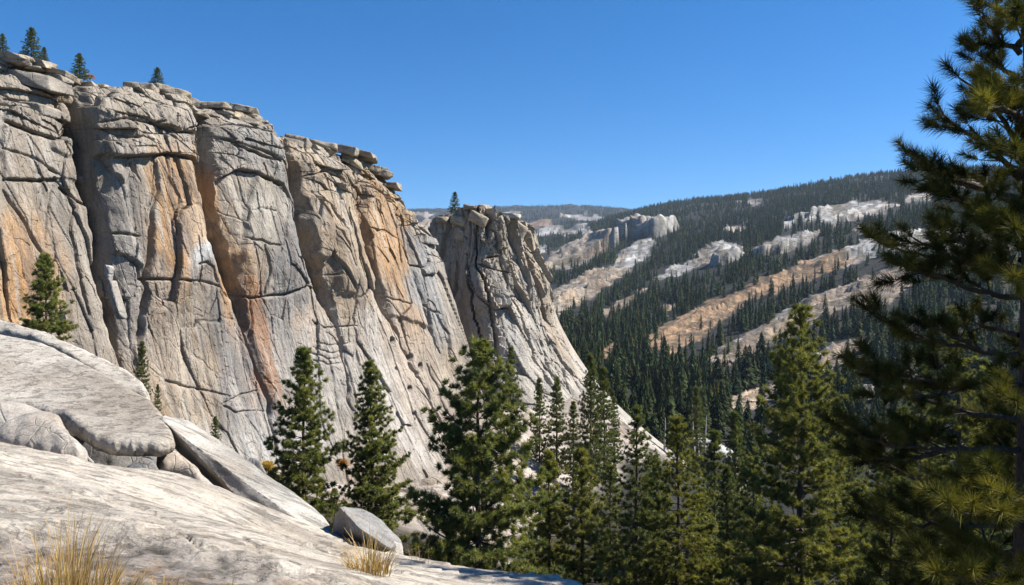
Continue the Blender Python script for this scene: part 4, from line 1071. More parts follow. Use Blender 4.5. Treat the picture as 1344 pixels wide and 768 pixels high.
def put_tree(name, meshes, loc, rz, sc, label, cat, group=None):
    e = empty(name, loc, rz, sc); tag(e, label, cat, group)
    link('trunk', meshes[0], M_bark, e); link('crown', meshes[1], M_leaf, e)
    return e

PINE = ((0.076, 0.098, 0.026), (0.235, 0.238, 0.062))
PINE_Y = ((0.090, 0.10, 0.024), (0.26, 0.25, 0.058))
FIR = ((0.058, 0.080, 0.026), (0.16, 0.175, 0.050))
# px of the axis, py of the top, distance, crown half width px, label
NEAR = [
 # name, px, ptop, Y, half-width, pbase(or None -> ground), kwargs, label
 ('pine_tree', 60, 335, 60, 31, 455, dict(whorls=17, tuft=0.36, needles=26, nw=0.034, dens=0.9, colr=PINE, prof=0.9), 'small dense pine alone at left between granite slab and cliff'),
 ('pine_tree', 397, 457, 54, 52, None, dict(whorls=22, tuft=0.42, needles=30, nw=0.04, dens=0.8, colr=PINE, gaps=0.2, prof=0.8), 'bushy pine in front of the cliff, left one above the leaning slab'),
 ('pine_tree', 487, 475, 57, 50, None, dict(whorls=26, tuft=0.34, needles=26, nw=0.038, dens=0.9, colr=PINE, prof=0.85, up=0.55), 'narrow pointed pine behind the grey angular boulder'),
 ('pine_tree', 626, 449, 46, 102, None, dict(whorls=24, tuft=0.48, needles=34, nw=0.04, dens=0.85, colr=PINE, prof=0.85, up=0.5), 'largest broad pine at the foot of the slope, full crown to the ground'),
 ('pine_tree', 722, 592, 52, 48, None, dict(whorls=18, tuft=0.36, needles=26, nw=0.036, colr=PINE_Y, up=0.5), 'shorter pine touching the right of the largest broad pine'),
 ('pine_tree', 762, 590, 50, 70, None, dict(whorls=20, tuft=0.36, needles=26, nw=0.036, colr=PINE_Y, up=0.4, dens=0.8, gaps=0.2), 'loose yellowish pine between largest pine and tall bare-trunked pines'),
 ('pine_tree', 834, 532, 66, 52, None, dict(whorls=22, tuft=0.40, needles=22, nw=0.04, colr=FIR, up=0.3, gaps=0.3, base=0.18, dens=0.7, dead=10), 'dark thin crowned pine left of the tall pine with visible trunk'),
 ('pine_tree', 888, 545, 56, 72, None, dict(whorls=20, tuft=0.38, needles=26, nw=0.036, colr=PINE_Y, up=0.25, gaps=0.34, base=0.2, dens=0.75, dead=26), 'open crowned pine showing a dark trunk and bare curling lower branches'),
 ('pine_tree', 1046, 402, 50, 108, None, dict(whorls=26, tuft=0.46, needles=30, nw=0.04, colr=PINE_Y, up=0.42, gaps=0.2, dens=0.72, prof=0.8), 'tall wide pine standing alone before the hillside, right of centre'),
 ('pine_tree', 1256, 400, 64, 100, None, dict(whorls=22, tuft=0.44, needles=26, nw=0.042, colr=PINE_Y, up=0.4, gaps=0.2, dens=0.7), 'sunlit green pine seen through the dark nearest pine'),
 ('pine_tree', 1170, 600, 58, 60, None, dict(whorls=18, tuft=0.40, needles=24, nw=0.04, colr=PINE, up=0.35, gaps=0.2, dens=0.7), 'shaded pine low between the tall wide pine and dark branches'),
 ('pine_tree', 1330, 520, 48, 80, None, dict(whorls=18, tuft=0.40, needles=24, nw=0.04, colr=PINE, up=0.35, gaps=0.2, dens=0.7), 'pine low at the right edge behind the nearest trunk'),
]
for i, (nm, px, ptop, Y, hw, pb, kw, lb) in enumerate(NEAR):
    x = (px - CX) / FPX * Y
    zg = (CY - pb) / FPX * Y if pb else float(ground_z(x, Y)[0]) - 0.3
    zt = (CY - ptop) / FPX * Y
    kw = {**dict(droop=0.18), **kw}; kw['dens'] = 1.25 * kw.get('dens', 1.0); kw['gaps'] = 0.6 * kw.get('gaps', 0.12)
    ms = conifer(zt - zg, hw / FPX * Y, 700 + i, **kw)
    put_tree(nm, ms, (x, Y, zg), 0, 1.0, lb, 'pine tree')

# slender firs: a few shared crowns
FV = [conifer(14, 2.0, 800 + k, base=0.05, whorls=26, per=(5, 7), up=0.30, droop=0.42, prof=0.8, tuft=0.42, needles=15, nw=0.06, spread=1.2, dens=0.75, colr=FIR, gaps=0.18) for k in range(4)]
FW = [conifer(14, 2.6, 820 + k, base=0.10, whorls=22, per=(5, 7), up=0.35, droop=0.30, prof=0.75, tuft=0.48, needles=15, nw=0.065, spread=1.25, dens=0.75, colr=PINE, gaps=0.25) for k in range(3)]
MID = [
 (1188,535,690,104,0,1.0,'fir rising from the valley floor left of the dark branches'), (1222,560,700,98,3,1.0,'fir on the valley floor below the dark hanging branches'), (1150,580,720,92,1,1.1,'fir on the valley floor at the right foot of the tall wide pine'), (1180,600,740,84,2,1.1,'short full fir in the valley floor gap beside the dark branches'), (955,610,740,92,2,1.0,'short fir filling the gap left of the tall wide pine'), (1240,600,740,90,0,1.0,'dim fir low behind the sunlit brushes of the nearest pine'),
 # px, top, base, Y, variant, width factor, label
 (670,456,552,143,0,1.0,'slender fir leaning on the pale foot of the rock tower'), (708,496,580,138,1,0.8,'thin fir left of three on the pale ramp'), (731,496,592,136,0,1.0,'fuller fir in the middle of three on the pale ramp'), (752,526,602,134,2,0.9,'short fir right of three on the pale ramp'),
 (776,464,640,122,3,0.8,'very tall slim fir at the right end of the pale ramp'), (793,482,636,126,1,0.9,'tall fir touching the right of the very tall slim fir'), (806,520,610,150,2,0.9,'mid sized fir behind the two tall ramp firs'),
 (936,566,700,100,0,1.1,'spire shaped fir between open pine and tall wide pine'), (966,540,690,118,3,0.9,'dark fir just left of the tall wide pine'), (915,508,610,190,1,0.9,'fir among pale dead trunks'),
 (187,447,515,78,1,0.75,'small bushy tree in the corner at the leftmost crack'), (207,503,556,76,2,0.8,'little tree peeping over the striped slab tip'), (283,546,588,84,0,1.3,'tiny green sapling at the foot of the orange stained pillar'),
 (1115,560,700,110,1,1.0,'slim fir right of the tall wide pine'), (990,600,760,90,5,1.0,'round topped pine low at left foot of the tall wide pine'), (860,600,760,96,4,1.0,'pine filling the gap behind the open crowned pine'), (800,610,740,98,5,1.0,'pine behind the dark thin crowned pine'),
 (920,640,800,80,6,1.1,'low pine in front right of the open crowned pine'), (1130,640,800,76,4,1.2,'low dark pine at the right foot of the tall wide pine'), 
 (1210,470,640,130,0,1.0,'fir dimly seen beyond the dark hanging branches'), (1290,470,650,125,3,1.0,'fir beyond the nearest pine near its trunk'), (1225,640,800,70,6,1.2,'low pine in the dark lower right corner'),
 (440,640,730,62,6,0.9,'low pine joining the feet of two pines before the cliff'),
]
for i, (px, tp, bs, Y, vi, wf, lb) in enumerate(MID):
    ms = (FV + FW)[vi]
    x = (px - CX) / FPX * Y; zb = (CY - bs) / FPX * Y
    zg = float(ground_z(x, Y)[0])
    zb = min(zb, max(zg, zb - 6)) if i not in (10, 11, 12) else zb
    sc = ((CY - tp) / FPX * Y - zb) / 14.0
    e = put_tree('fir_tree' if vi < 4 else 'pine_tree', ms, (x, Y, zb - 0.1), i * 1.7, sc, lb, 'fir tree' if vi < 4 else 'pine tree')
    e.scale = (sc * wf, sc * wf, sc)
RIM = [(4,45,76,0,1.7,'tree at the far left end of the cliff rim'), (42,37,84,1,1.7,'taller of the paired trees on the left rim'), (58,62,86,2,1.8,'shorter of the paired trees on the left rim'), (105,71,112,0,1.9,'small tree in the dip of the rim'), (207,89,114,1,2.1,'lone small tree above the broad flat cap'), (597,252,280,2,2.0,'tiny tree on top of the rock tower')]
for i, (px, tp, bs, vi, wf, lb) in enumerate(RIM):
    Y = float(wall_Y(px)) + 7 if px < 500 else 196.0
    x = (px - CX) / FPX * Y; zb = (CY - bs) / FPX * Y - 0.6; sc = ((CY - tp) / FPX * Y - zb) / 14.0
    e = put_tree('pine_tree', (FV + FW)[vi], (x, Y, zb), i * 2.1, sc, lb, 'pine tree'); e.scale = (sc * wf, sc * wf, sc)

# dead, bleached trunks by the white rock
def snag(h, seed):
    r = np.random.default_rng(seed); s = np.linspace(0, 1, 8)
    segs = [(np.stack([0.02 * h * np.sin(s * 3 + seed), 0.01 * h * np.cos(s * 4), s * h], -1), 0.03 * h * (1 - 0.85 * s) + 0.02)]
    for k in range(9):
        f = r.uniform(0.35, 0.95); az = r.uniform(0, 6.28); L = h * 0.12 * (1.2 - f); q = np.linspace(0, 1, 4)
        segs.append((np.array([0, 0, f * h]) + np.stack([np.cos(az) * q * L, np.sin(az) * q * L, 0.3 * L * q - 0.2 * L * q ** 2], -1), 0.03 * (1 - 0.7 * q)))
    v, f = tubes(segs, 6); return mesh_np('dead_trunk', v, f)
for k, (px, tp, bs, Y, lb) in enumerate([(910,530,590,196,'tallest bleached dead trunk by the white rock'), (917,542,596,195,'bleached dead trunk right beside the tallest one'), (926,545,600,197,'pale dead trunk at the right of the bleached trio'), (872,548,600,188,'lone pale dead trunk left of the bleached trio'), (962,590,650,150,'grey dead trunk at left of the tall wide pine')]):
    zb = (CY - bs) / FPX * Y
    o = link('dead_trunk', snag((CY - tp) / FPX * Y - zb + 1, 40 + k), M_dead); o.location = ((px - CX) / FPX * Y, Y, zb - 1)
    tag(o, lb, 'dead tree', 'bleached dead trunks below the hillside')

# ------------------------------------------------------------------ forest on the hillside
def spire(tiers, per, seed, wid=0.17, twos=False):
    r = np.random.default_rng(seed); V = []
    for k in range(tiers):
        q = k / tiers
        z = 0.05 + 0.93 * q; R = wid * (1 - q) ** 0.8 * (0.65 + 0.35 * smooth(0, 0.2, q)) + 0.012
        a0 = r.uniform(0, 6.28)
        for b in range(per):
            a = a0 + 6.283 * b / per + r.normal(0, 0.2); rr = R * r.uniform(0.6, 1.25); dz = 0.5 / tiers + rr * r.uniform(0.15, 0.55); hw = rr * r.uniform(0.3, 0.55) * (5.0 / per) ** 0.5
            c, s = math.cos(a), math.sin(a)
            top = (0, 0, z + 0.9 / tiers); l = (c * rr - s * hw, s * rr + c * hw, z - dz * r.uniform(.7, 1.2)); t = (c * rr - s * -hw, s * rr + c * -hw, z - dz * r.uniform(.7, 1.2))
            if twos:
                m = (c * rr * 1.25, s * rr * 1.25, z - dz * 0.55)
                V += [top, l, m, top, m, t]
            else: V += [top, l, t]
    V += [(0.012, 0, 0.9), (-0.012, 0.006, 0.9), (0, 0, 1.03)]
    V += [(0.012, 0, 0), (-0.012, 0, 0), (0, 0, 0.5), (0, 0.012, 0), (0, -0.012, 0), (0, 0, 0.5)]
    return np.array(V).reshape(-1, 3, 3)

def scatter():
    r = np.random.default_rng(11)
    # candidates even in ground area, in (px, Y) wedges
    out = []
    for Y0, Y1, sp in [(205, 330, 6.0), (330, 520, 6.0), (520, 800, 6.5), (800, 1200, 7.4), (1200, 1900, 9.0), (1900, 3300, 12), (3300, 7000, 30)]:
        px0, px1 = (690, 1400) if Y0 < 3000 else (500, 900)
        area = 0.5 * (Y1 ** 2 - Y0 ** 2) * (px1 - px0) / FPX
        n = int(area / sp ** 2)
        Y = np.sqrt(r.uniform(Y0 ** 2, Y1 ** 2, n)); px = r.uniform(px0, px1, n)
        out.append(np.stack([px, Y], -1))
    A = np.vstack(out); px, Y = A[:, 0], A[:, 1]
    s = slope_at(px, Y); py = CY - s * FPX
    X = (px - CX) / FPX * Y
    m, which = bare_mask(px, py)
    sz, sm = scarps(X, Y); m = np.maximum(m, sm); s = s + sz / Y
    hp = 17.0 * FPX / Y
    m2 = np.maximum(bare_mask(px, py - 0.45 * hp)[0], bare_mask(px, py - 0.8 * hp)[0])
    dens = (0.97 - 0.95 * m) * (1 - 0.9 * m2)
    th = fbm2((px - CX) / FPX * Y / 60, Y / 60, 3, 44)
    dens = dens * smooth(-0.42, 0.02, th)
    X = (px - CX) / FPX * Y
    crest = (Y < 235) & (px < 790 + (Y - 205) * 1.5)
    keep = (r.random(len(px)) < dens) & ~crest & (py < 640) & (py > 200)
    # groups of trees that stand on the bare rock
    return X[keep], Y[keep], (s * Y)[keep], px[keep], py[keep], m[keep]
fx, fy, fz, fpx, fpy, fm = scatter()
rr = np.random.default_rng(12)
fh = np.clip(rr.normal(0.86, 0.24, len(fx)), 0.35, 1.45) * np.interp(fy, [200, 350, 800, 2000, 7000], [19, 19, 17, 19, 22])
fh = fh * np.where(fm > 0.5, 0.75, 1)
size = fh / fy
vis = (fpx > 705) & (fpx < 1330) & (fpy < 625)
order = np.argsort(-np.where(vis, size, 0))
solo = order[:285]; rest = np.setdiff1d(np.arange(len(fx)), solo)
FC = np.array((0.033, 0.042, 0.016))
def spire_mesh(T, seed, base=FC):
    r = np.random.default_rng(seed); V = T.reshape(-1, 3)
    c = base[None] * np.repeat(r.uniform(0.7, 1.45, len(T)), 3)[:, None] * np.array((1.0, 1.0, 1.0))
    return mesh_np('forest_fir', V, np.arange(len(V)).reshape(-1, 3), c, smooth_shade=False)
SV = [spire_mesh(spire(17, 9, 900 + k, wid=0.15 + 0.02 * (k % 3), twos=True), 900 + k, FC * (0.85 + 0.12 * k)) for k in range(6)]
proto = None
for n, i in enumerate(solo):
    if n < 6:
        o = link('forest_fir', SV[n], M_leaf_far)
        protos = [o] if n == 0 else protos + [o]
    else:
        o = protos[n % 6].copy(); COL.objects.link(o)
    o.location = (fx[i], fy[i], fz[i] - 0.5); o.rotation_euler = (0, 0, rr.uniform(0, 6.28)); w = fh[i] * rr.uniform(0.85, 1.25); o.scale = (w, w, fh[i])
    tag(o, 'dark fir standing on the wooded valley side below the hillside granite', 'fir tree', 'firs on the lower hillside')
TV = [spire(11, 5, 950 + k, wid=0.13 + 0.022 * (k % 4)) for k in range(10)]
def forest_mesh():
    Vs, Cs = [], []
    pick = rr.integers(0, len(TV), len(rest)); a = rr.uniform(0, 6.28, len(rest))
    for k, T in enumerate(TV):
        i = rest[pick == k]; ak = a[pick == k]
        c, s = np.cos(ak), np.sin(ak); h = fh[i]; w = h * rr.uniform(0.85, 1.3, len(i))
        v = T.reshape(-1, 3)
        x = (c[:, None] * v[None, :, 0] - s[:, None] * v[None, :, 1]) * w[:, None] + fx[i][:, None]
        y = (s[:, None] * v[None, :, 0] + c[:, None] * v[None, :, 1]) * w[:, None] + fy[i][:, None]
        z = v[None, :, 2] * h[:, None] + (fz[i] - 0.5)[:, None]
        Vs.append(np.stack([x, y, z], -1).reshape(-1, 3))
        tone = (rr.uniform(0.6, 1.5, len(i)) * np.where(rr.random(len(i)) < 0.06, 1.7, 1))[:, None, None] * np.repeat(rr.uniform(0.8, 1.2, len(T)), 3)[None, :, None]
        hue = 1 + rr.normal(0, 1, len(i))[:, None, None] * np.array((0.22, 0.05, -0.15)); Cs.append((FC[None, None] * tone * np.clip(hue, 0.5, 1.6)).reshape(-1, 3))
    V = np.vstack(Vs)
    o = link('forest', mesh_np('forest', V, np.arange(len(V)).reshape(-1, 3), np.vstack(Cs), smooth_shade=False), M_leaf_far)
    tag(o, 'dense dark conifer forest covering the far hillside and ridges', 'forest', kind='stuff')
forest_mesh()
print('forest trees', len(fx))

# ------------------------------------------------------------------ the nearest pine, right edge
def near_pine():
    r = np.random.default_rng(77)
    Y0 = 9.6; bx = (1340 - CX) / FPX * Y0
    zb = float(ground_z(bx, Y0)[0]) - 0.3
    O = np.array([bx, Y0, zb])
    root = empty('pine_tree', tuple(O)); tag(root, 'nearest dark pine at right with long needle brushes hanging over the view', 'pine tree')
    ztop = 5.3
    zz = np.linspace(0, 1, 18)
    tr = np.stack([0.10 * np.sin(zz * 3.0), 0.06 * np.cos(zz * 4), zz * (ztop - zb)], -1)
    trad = 0.21 * (1 - zz) ** 0.8 + 0.015
    segs = [(tr, trad)]; bsegs = []
    P, D, S, C = [], [], [], []
    c0, c1 = np.array((0.026, 0.032, 0.010)), np.array((0.11, 0.105, 0.026))
    def shoot(p, d, sc=1.0, c=None):
        P.append(p); D.append(d); S.append(1.12 * sc * r.uniform(0.85, 1.1)); C.append((c0 + (c1 - c0) * r.random()) * tint[0])
    tint = [1.0]
    def limb(pts, rad0, fill=1.0, side=1.0):
        """A limb along world points with side shoots ending in needle brushes."""
        pts = np.array(pts, float) - O
        seg = np.linalg.norm(np.diff(pts, axis=0), axis=1); cum = np.concatenate([[0], np.cumsum(seg)]); L = cum[-1]
        n = max(5, int(L / 0.12)); s = np.linspace(0, L, n)
        q = np.stack([np.interp(s, cum, pts[:, k]) for k in range(3)], -1)
        for _ in range(2): q[1:-1] = 0.5 * q[1:-1] + 0.25 * (q[2:] + q[:-2])
        q[1:-1] += r.normal(0, 0.012, (n - 2, 3))
        bsegs.append((q, rad0 * (1 - 0.82 * s / L) + 0.004))
        tg = np.gradient(q, axis=0); tg /= np.linalg.norm(tg, axis=1)[:, None]
        shoot(q[-1], tg[-1] + np.array([0, 0, 0.25]), 1.1)
        for j in (3, 5): shoot(q[-j], tg[-j] + r.normal(0, 0.5, 3), 0.9)
        k = 0
        x = L * 0.22
        while x < L * 0.98:
            i = min(n - 1, int(x / L * (n - 1)))
            for sgn in (1, -1):
                if r.random() > 0.8 * fill: continue
                lat = np.cross(tg[i], (0, 0, 1)); lat /= np.linalg.norm(lat) + 1e-6
                up = r.uniform(-0.25, 0.65)
                d = tg[i] * r.uniform(0.5, 1.0) + lat * sgn * r.uniform(0.4, 0.9) + np.array([0, 0, up]); d /= np.linalg.norm(d)
                ll = side * r.uniform(0.16, 0.5) * (0.45 + 0.75 * min(1.0, (L - x) / 0.8))
                m = 5; ss = np.linspace(0, 1, m)
                tw = q[i] + d * ll * ss[:, None] + np.array([0, 0, 0.12 * ll]) * (ss ** 2)[:, None]
                bsegs.append((tw, 0.012 * (1 - 0.6 * ss)))
                shoot(tw[-1], d + np.array([0, 0, 0.35]), 1.0)
                if ll > 0.24:
                    shoot(tw[2], d + lat * 0.4 + np.array([0, 0, 0.3]), 0.8)
                    d2 = d + lat * sgn * 0.8 + r.normal(0, 0.3, 3); d2 /= np.linalg.norm(d2)
                    t2 = tw[2] + d2 * ll * 0.55 * np.linspace(0, 1, 4)[:, None]
                    bsegs.append((t2, np.full(4, 0.006))); shoot(t2[-1], d2 + np.array([0, 0, 0.3]), 0.95)
            x += r.uniform(0.14, 0.24) / max(fill, 0.5)
    def w(px, py, dy): return at(px, py, Y0 + dy)
    T = 1338
    # limbs that reach into the picture: traced from the trunk to the tip
    L_ = [
     ([(T,70,0),(1312,55,-.2),(1298,30,-.3),(1289,16,-.4)], .8), ([(T,110,0),(1318,95,.2),(1300,62,.3),(1293,48,.4)], .9), ([(T,160,0),(1315,130,.3),(1306,95,.4)], .9),
     ([(T,190,0),(1310,150,-.4),(1285,120,-.6),(1258,102,-.7)], .8),
     ([(T,235,0),(1305,195,-.2),(1265,172,-.3),(1246,165,-.4),(1232,138,-.45)], .7),
     ([(T,262,0),(1303,250,.3),(1252,242,.4),(1215,222,.5),(1194,204,.6)], .85), ([(1303,250,.3),(1270,240,.1),(1235,232,0),(1205,238,-.1)], .8),
     ([(T,300,0),(1300,285,-.4),(1270,268,-.6),(1245,256,-.7)], .8),
     ([(T,352,0),(1290,350,.2),(1235,338,.4),(1185,332,.5),(1148,314,.6)], .95), ([(1260,345,.3),(1225,325,.0),(1198,312,-.1)], .85),
     ([(T,390,0),(1276,380,-.3),(1228,362,-.5),(1195,358,-.6),(1176,368,-.7)], .95),
     ([(T,360,0),(1300,335,-.6),(1265,318,-.9),(1240,304,-1.0)], .9),
     ([(T,466,0),(1290,460,.2),(1242,452,.3),(1190,436,.4),(1160,420,.4),(1140,408,.5)], 1.0), ([(1280,458,.1),(1245,435,-.3),(1215,430,-.5)], .9), ([(T,440,0),(1300,430,.6),(1262,430,.9)], .9),
     ([(T,505,0),(1280,508,-.3),(1220,500,-.5),(1165,498,-.6),(1124,482,-.7)], 1.0), ([(1270,507,-.3),(1230,520,-.6),(1196,520,-.9)], .9),
     ([(T,552,0),(1290,546,.3),(1242,535,.5),(1178,515,.6),(1150,520,.7)], .9),
     ([(T,590,0),(1280,590,-.2),(1210,588,-.4),(1150,582,-.5),(1104,562,-.6)], 1.0), ([(1240,590,-.3),(1190,606,-.1),(1140,600,0)], 1.0),
     ([(T,655,0),(1290,650,.3),(1218,636,.5),(1160,610,.6),(1122,598,.6)], 1.0), ([(1260,646,.4),(1215,660,.6),(1170,662,.8)], .9),
     ([(T,690,0),(1290,690,-.4),(1230,692,-.6),(1180,690,-.8),(1140,682,-.9)], .9), ([(T,720,0),(1290,735,.2),(1230,742,.4),(1170,735,.6)], .9), ([(T,770,0),(1270,790,-.3),(1200,790,-.5),(1150,775,-.6)], .9), ([(T,740,0),(1290,760,.8),(1240,765,1.3)], .9),
     # towards the camera: sunlit brushes low at the right
     ([(T,640,0),(1340,650,-1.2),(1315,668,-1.9),(1285,676,-2.2),(1262,672,-2.4)], 1.0), ([(1345,650,-1.2),(1335,655,-1.8),(1325,655,-2.2)], 1.0), ([(T,740,0),(1330,752,-1.4),(1280,760,-2.2),(1246,758,-2.5)], .8),
     ([(T,540,0),(1342,536,-.9),(1336,534,-1.5)], .9), ([(T,380,0),(1342,374,-1.0),(1333,370,-1.6)], .9), ([(T,300,0),(1345,304,-1.0),(1338,306,-1.5)], .9),
     ([(T,170,0),(1338,150,-.8),(1320,142,-1.3),(1300,140,-1.6)], .9), ([(T,140,0),(1345,120,-.7),(1332,112,-1.2)], .9), ([(T,60,0),(1345,40,-.7),(1334,25,-1.1)], .9), ([(T,230,0),(1342,212,-.9),(1334,205,-1.4)], .9),
    ]
    for pts, fill in L_:
        tint[0] = np.array((1.9, 1.75, 1.25)) if min(p[2] for p in pts) < -1.0 else 1.0          # sunlit brightness painted into the yellower needles of limbs nearest the camera
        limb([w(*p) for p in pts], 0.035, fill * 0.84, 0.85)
    tint[0] = 1.0
    # the far half of the crown, behind and beyond the frame
    for k in range(54):
        z = r.uniform(-5.2, 4.3); az = r.uniform(-1.25, 1.3); L = np.interp(z, [-5.5, -2, 2, 3.6, 4.6], [2.6, 2.7, 1.9, 1.0, 0.5]) * r.uniform(0.75, 1.1)
        o = np.array([bx, Y0, z]); d = np.array([math.cos(az), math.sin(az), r.uniform(-0.05, 0.3)])
        limb([o, o + d * L * 0.5, o + d * L + np.array([0, 0, 0.15 * L])], 0.035, 0.85, 1.1)
    temps = [tuft_template(230, 0.165, 0.0062, 1.25, 5000 + k, along=1.25) for k in range(5)]
    V, F, Cc = place_tufts(np.array(P), np.array(D), np.array(S), np.array(C), temps, r)
    tv, tf = tubes(segs, 14); bv, bf = tubes(bsegs, 5)
    link('trunk', mesh_np('trunk', tv, tf), M_bark, root); link('limbs', mesh_np('limbs', bv, bf), M_bark, root)
    link('crown', mesh_np('crown', V, F, np.clip(Cc, 0.004, 0.3), smooth_shade=False), M_leaf_near, root)
    print('near pine brushes', len(P))
near_pine()

# ------------------------------------------------------------------ grass and shrubs
def blades(n, h, spreadr, lean, seed, colr, width=0.004, segs=4):
    r = np.random.default_rng(seed); V, F, C = [], [], []
    for k in range(n):
        a = r.uniform(0, 6.28); rad = spreadr * math.sqrt(r.random()); b = np.array([math.cos(a) * rad, math.sin(a) * rad, -0.03])
        a2 = a + r.normal(0, 0.6); ln = lean * (0.3 + rad / spreadr) * r.uniform(0.3, 1.2); H = h * r.uniform(0.35, 1.05) * (1.1 - 0.35 * rad / spreadr)
        s = np.linspace(0, 1, segs); d = np.array([math.cos(a2), math.sin(a2), 0])
        p = b + np.outer(s, (0, 0, H)) + np.outer(s ** 1.8, d * ln * H) - np.outer(s ** 3, (0, 0, 0.25 * ln * H))
        side = np.array([-math.sin(a2 + r.normal(0, 0.8)), math.cos(a2), 0]); w = width * r.uniform(0.6, 1.3) * (1 - 0.85 * s)
        c = np.array(colr[0]) + (np.array(colr[1]) - np.array(colr[0])) * r.random()
        i0 = len(V)
        for j in range(segs):
            V.append(p[j] - side * w[j]); V.append(p[j] + side * w[j]); C.append(c * (0.85 + 0.3 * s[j])); C.append(c * (0.85 + 0.3 * s[j]))
        for j in range(segs - 1):
            F.append((i0 + 2 * j, i0 + 2 * j + 1, i0 + 2 * j + 3, i0 + 2 * j + 2))
    return mesh_np('grass_tuft', np.array(V), np.array(F), np.array(C), smooth_shade=False)
STRAW = ((0.24, 0.14, 0.05), (0.50, 0.35, 0.14))
def tuft(px, py, n, h, sr, lean, lb, seed, width=0.004, colr=STRAW):
    Y = np.linspace(3, 13, 400); x = (px - CX) / FPX * Y; z = slab_z(x, Y)
    i = np.argmin(np.abs(CY - z / Y * FPX - py))
    o = link('grass_tuft', blades(n, h, sr, lean, seed, colr, width), M_grass); o.location = (x[i], Y[i], z[i] - 0.01)
    tag(o, lb, 'dry grass', 'dry grass tufts on the granite')
tuft(88, 790, 400, 0.56, 0.24, 0.38, 'large straw coloured grass tuft at the lower left corner', 61, 0.0035)
tuft(150, 776, 130, 0.20, 0.14, 0.8, 'short sprawling grass right beside the large tuft', 62)
tuft(22, 775, 120, 0.16, 0.18, 0.9, 'thin reddish grass left of the large tuft', 64, colr=((0.22, 0.12, 0.07), (0.42, 0.28, 0.16)))
tuft(484, 750, 260, 0.42, 0.17, 0.7, 'rounded grass tuft against the grey angular boulder', 63, 0.004)
tuft(552, 745, 22, 0.5, 0.12, 0.3, 'few upright dry stalks right of the boulder', 65, 0.004)
tuft(303, 768, 14, 0.14, 0.05, 0.5, 'tiny sprig of grass on the open granite slope', 66)
tuft(205, 772, 60, 0.10, 0.16, 0.9, 'low withered grass patch on the rough grey band', 67)
def shrub(px, py, Y, w, h, colr, lb, seed):
    r = np.random.default_rng(seed); W, H = w / FPX * Y / 2, h / FPX * Y; n = 170
    a = r.uniform(0, 6.28, n); q = np.sqrt(r.random(n)); zz = r.random(n) ** 0.7
    rad = W * np.sqrt(np.clip(1 - (zz * 0.95) ** 2, 0, 1)) * q * r.uniform(.7, 1.2, n)
    P = np.stack([np.cos(a) * rad, np.sin(a) * rad, zz * H * 0.85], -1); D = np.stack([np.cos(a) * q, np.sin(a) * q, np.full(n, 0.9)], -1) + r.normal(0, .2, (n, 3))
    C = np.array(colr[0]) + (np.array(colr[1]) - np.array(colr[0])) * r.random(n)[:, None]
    t = [tuft_template(14, 0.30 * H, 0.045 * H, 1.2, seed + k) for k in range(3)]
    V, F, Cc = place_tufts(P, D, np.ones(n), C, t, r)
    root = empty('shrub', tuple(at(px, py, Y) - np.array([0, 0, 0.1])))
    tag(root, lb, 'shrub', 'autumn shrubs below the cliff')
    segs = [(np.stack([np.cos(b) * W * 0.6 * np.linspace(0, 1, 4), np.sin(b) * W * 0.6 * np.linspace(0, 1, 4), H * 0.7 * np.linspace(0, 1, 4) ** 1.2], -1), np.linspace(0.03, 0.01, 4) * H) for b in r.uniform(0, 6.28, 9)]
    tv, tf = tubes(segs, 4)
    link('stems', mesh_np('stems', tv, tf), M_bark, root); link('foliage', mesh_np('foliage', V, F, Cc, smooth_shade=False), M_grass, root)
YEL, RED = ((0.36, 0.22, 0.05), (0.58, 0.40, 0.10)), ((0.34, 0.14, 0.04), (0.5, 0.26, 0.07))
shrub(350, 622, 60, 26, 17, YEL, 'yellow shrub at the left foot of the bushy pine', 70)
shrub(450, 612, 88, 16, 10, RED, 'rusty shrub between the two pines before the cliff', 71)
shrub(540, 602, 118, 20, 9, RED, 'orange shrub at the cliff foot beside the largest pine', 72)
shrub(276, 643, 11.2, 16, 8, YEL, 'tiny yellow bush in the crevice under the leaning slab', 73)
shrub(118, 103, 98, 14, 6, RED, 'rusty bush on the rim beside the tan rubble', 74)

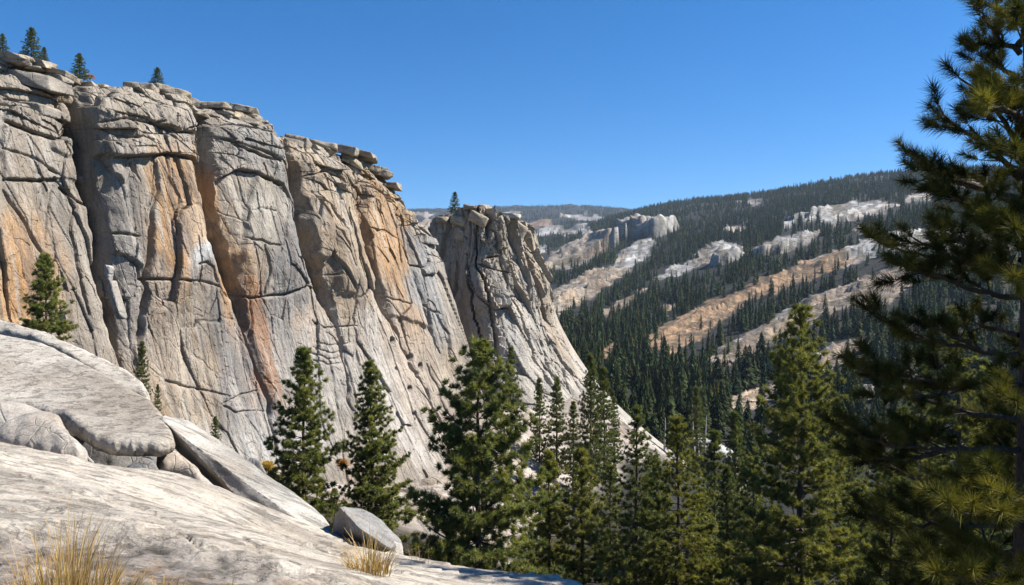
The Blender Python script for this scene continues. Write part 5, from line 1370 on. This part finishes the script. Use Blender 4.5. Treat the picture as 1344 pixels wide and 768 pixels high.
# ------------------------------------------------------------------ light, sky, air, camera
SUN_AZ, SUN_EL = math.atan2(0.10, 0.99), math.radians(45)     # from the right, a little beyond the cliff
sv = Vector((math.cos(SUN_AZ) * math.cos(SUN_EL), math.sin(SUN_AZ) * math.cos(SUN_EL), math.sin(SUN_EL)))
sun = bpy.data.lights.new('sun', 'SUN'); sun.energy = 5.0; sun.angle = math.radians(0.53); sun.color = (1.0, 0.955, 0.88)
so = bpy.data.objects.new('sun', sun); COL.objects.link(so); so.rotation_euler = sv.to_track_quat('Z', 'Y').to_euler(); so.location = sv * 60

w = bpy.data.worlds.new('World'); SC.world = w; w.use_nodes = True
nt = w.node_tree; bg = nt.nodes['Background']
sky = nd(nt, 'ShaderNodeTexSky', sky_type='NISHITA'); sky.sun_disc = False
sky.sun_elevation = SUN_EL; sky.sun_rotation = math.pi / 2 - SUN_AZ
sky.altitude = 2200; sky.air_density = 1.0; sky.dust_density = 0.0; sky.ozone_density = 6.0
hs = nd(nt, 'ShaderNodeHueSaturation'); hs.inputs['Saturation'].default_value = 1.3
nt.links.new(sky.outputs[0], hs.inputs['Color']); nt.links.new(hs.outputs[0], bg.inputs[0]); bg.inputs[1].default_value = 0.070

def haze():
    bm = bmesh.new(); bmesh.ops.create_cube(bm, size=1.0)
    me = bpy.data.meshes.new('haze'); bm.to_mesh(me); bm.free()
    m = bpy.data.materials.new('haze_air'); m.use_nodes = True; t = m.node_tree; t.nodes.clear()
    o = nd(t, 'ShaderNodeOutputMaterial'); v = nd(t, 'ShaderNodeVolumePrincipled')
    v.inputs['Density'].default_value = HAZE; v.inputs['Color'].default_value = (0.62, 0.78, 1.0, 1); v.inputs['Anisotropy'].default_value = 0.2
    t.links.new(v.outputs[0], o.inputs['Volume'])
    ob = link('haze', me, m); ob.location = (0, 4450, 250); ob.scale = (20000, 11300, 1300)
    tag(ob, 'thin blue air that softens the far ridges', 'haze', kind='stuff')
HAZE = 0.000038
haze()
cam = bpy.data.cameras.new('camera'); cam.sensor_width = 36; cam.lens = 28; cam.clip_start = 0.1; cam.clip_end = 60000
co = bpy.data.objects.new('camera', cam); COL.objects.link(co); co.location = (0, 0, 0); co.rotation_euler = (math.pi / 2, 0, 0); SC.camera = co

vs = SC.view_settings; vs.view_transform = 'Standard'; vs.look = 'None'; vs.exposure = 1.14; vs.gamma = 1.0; vs.use_curve_mapping = False
SC.cycles.max_bounces = 6; SC.cycles.diffuse_bounces = 1; SC.cycles.transparent_max_bounces = 4
SC.cycles.use_denoising = True; SC.cycles.volume_bounces = 0
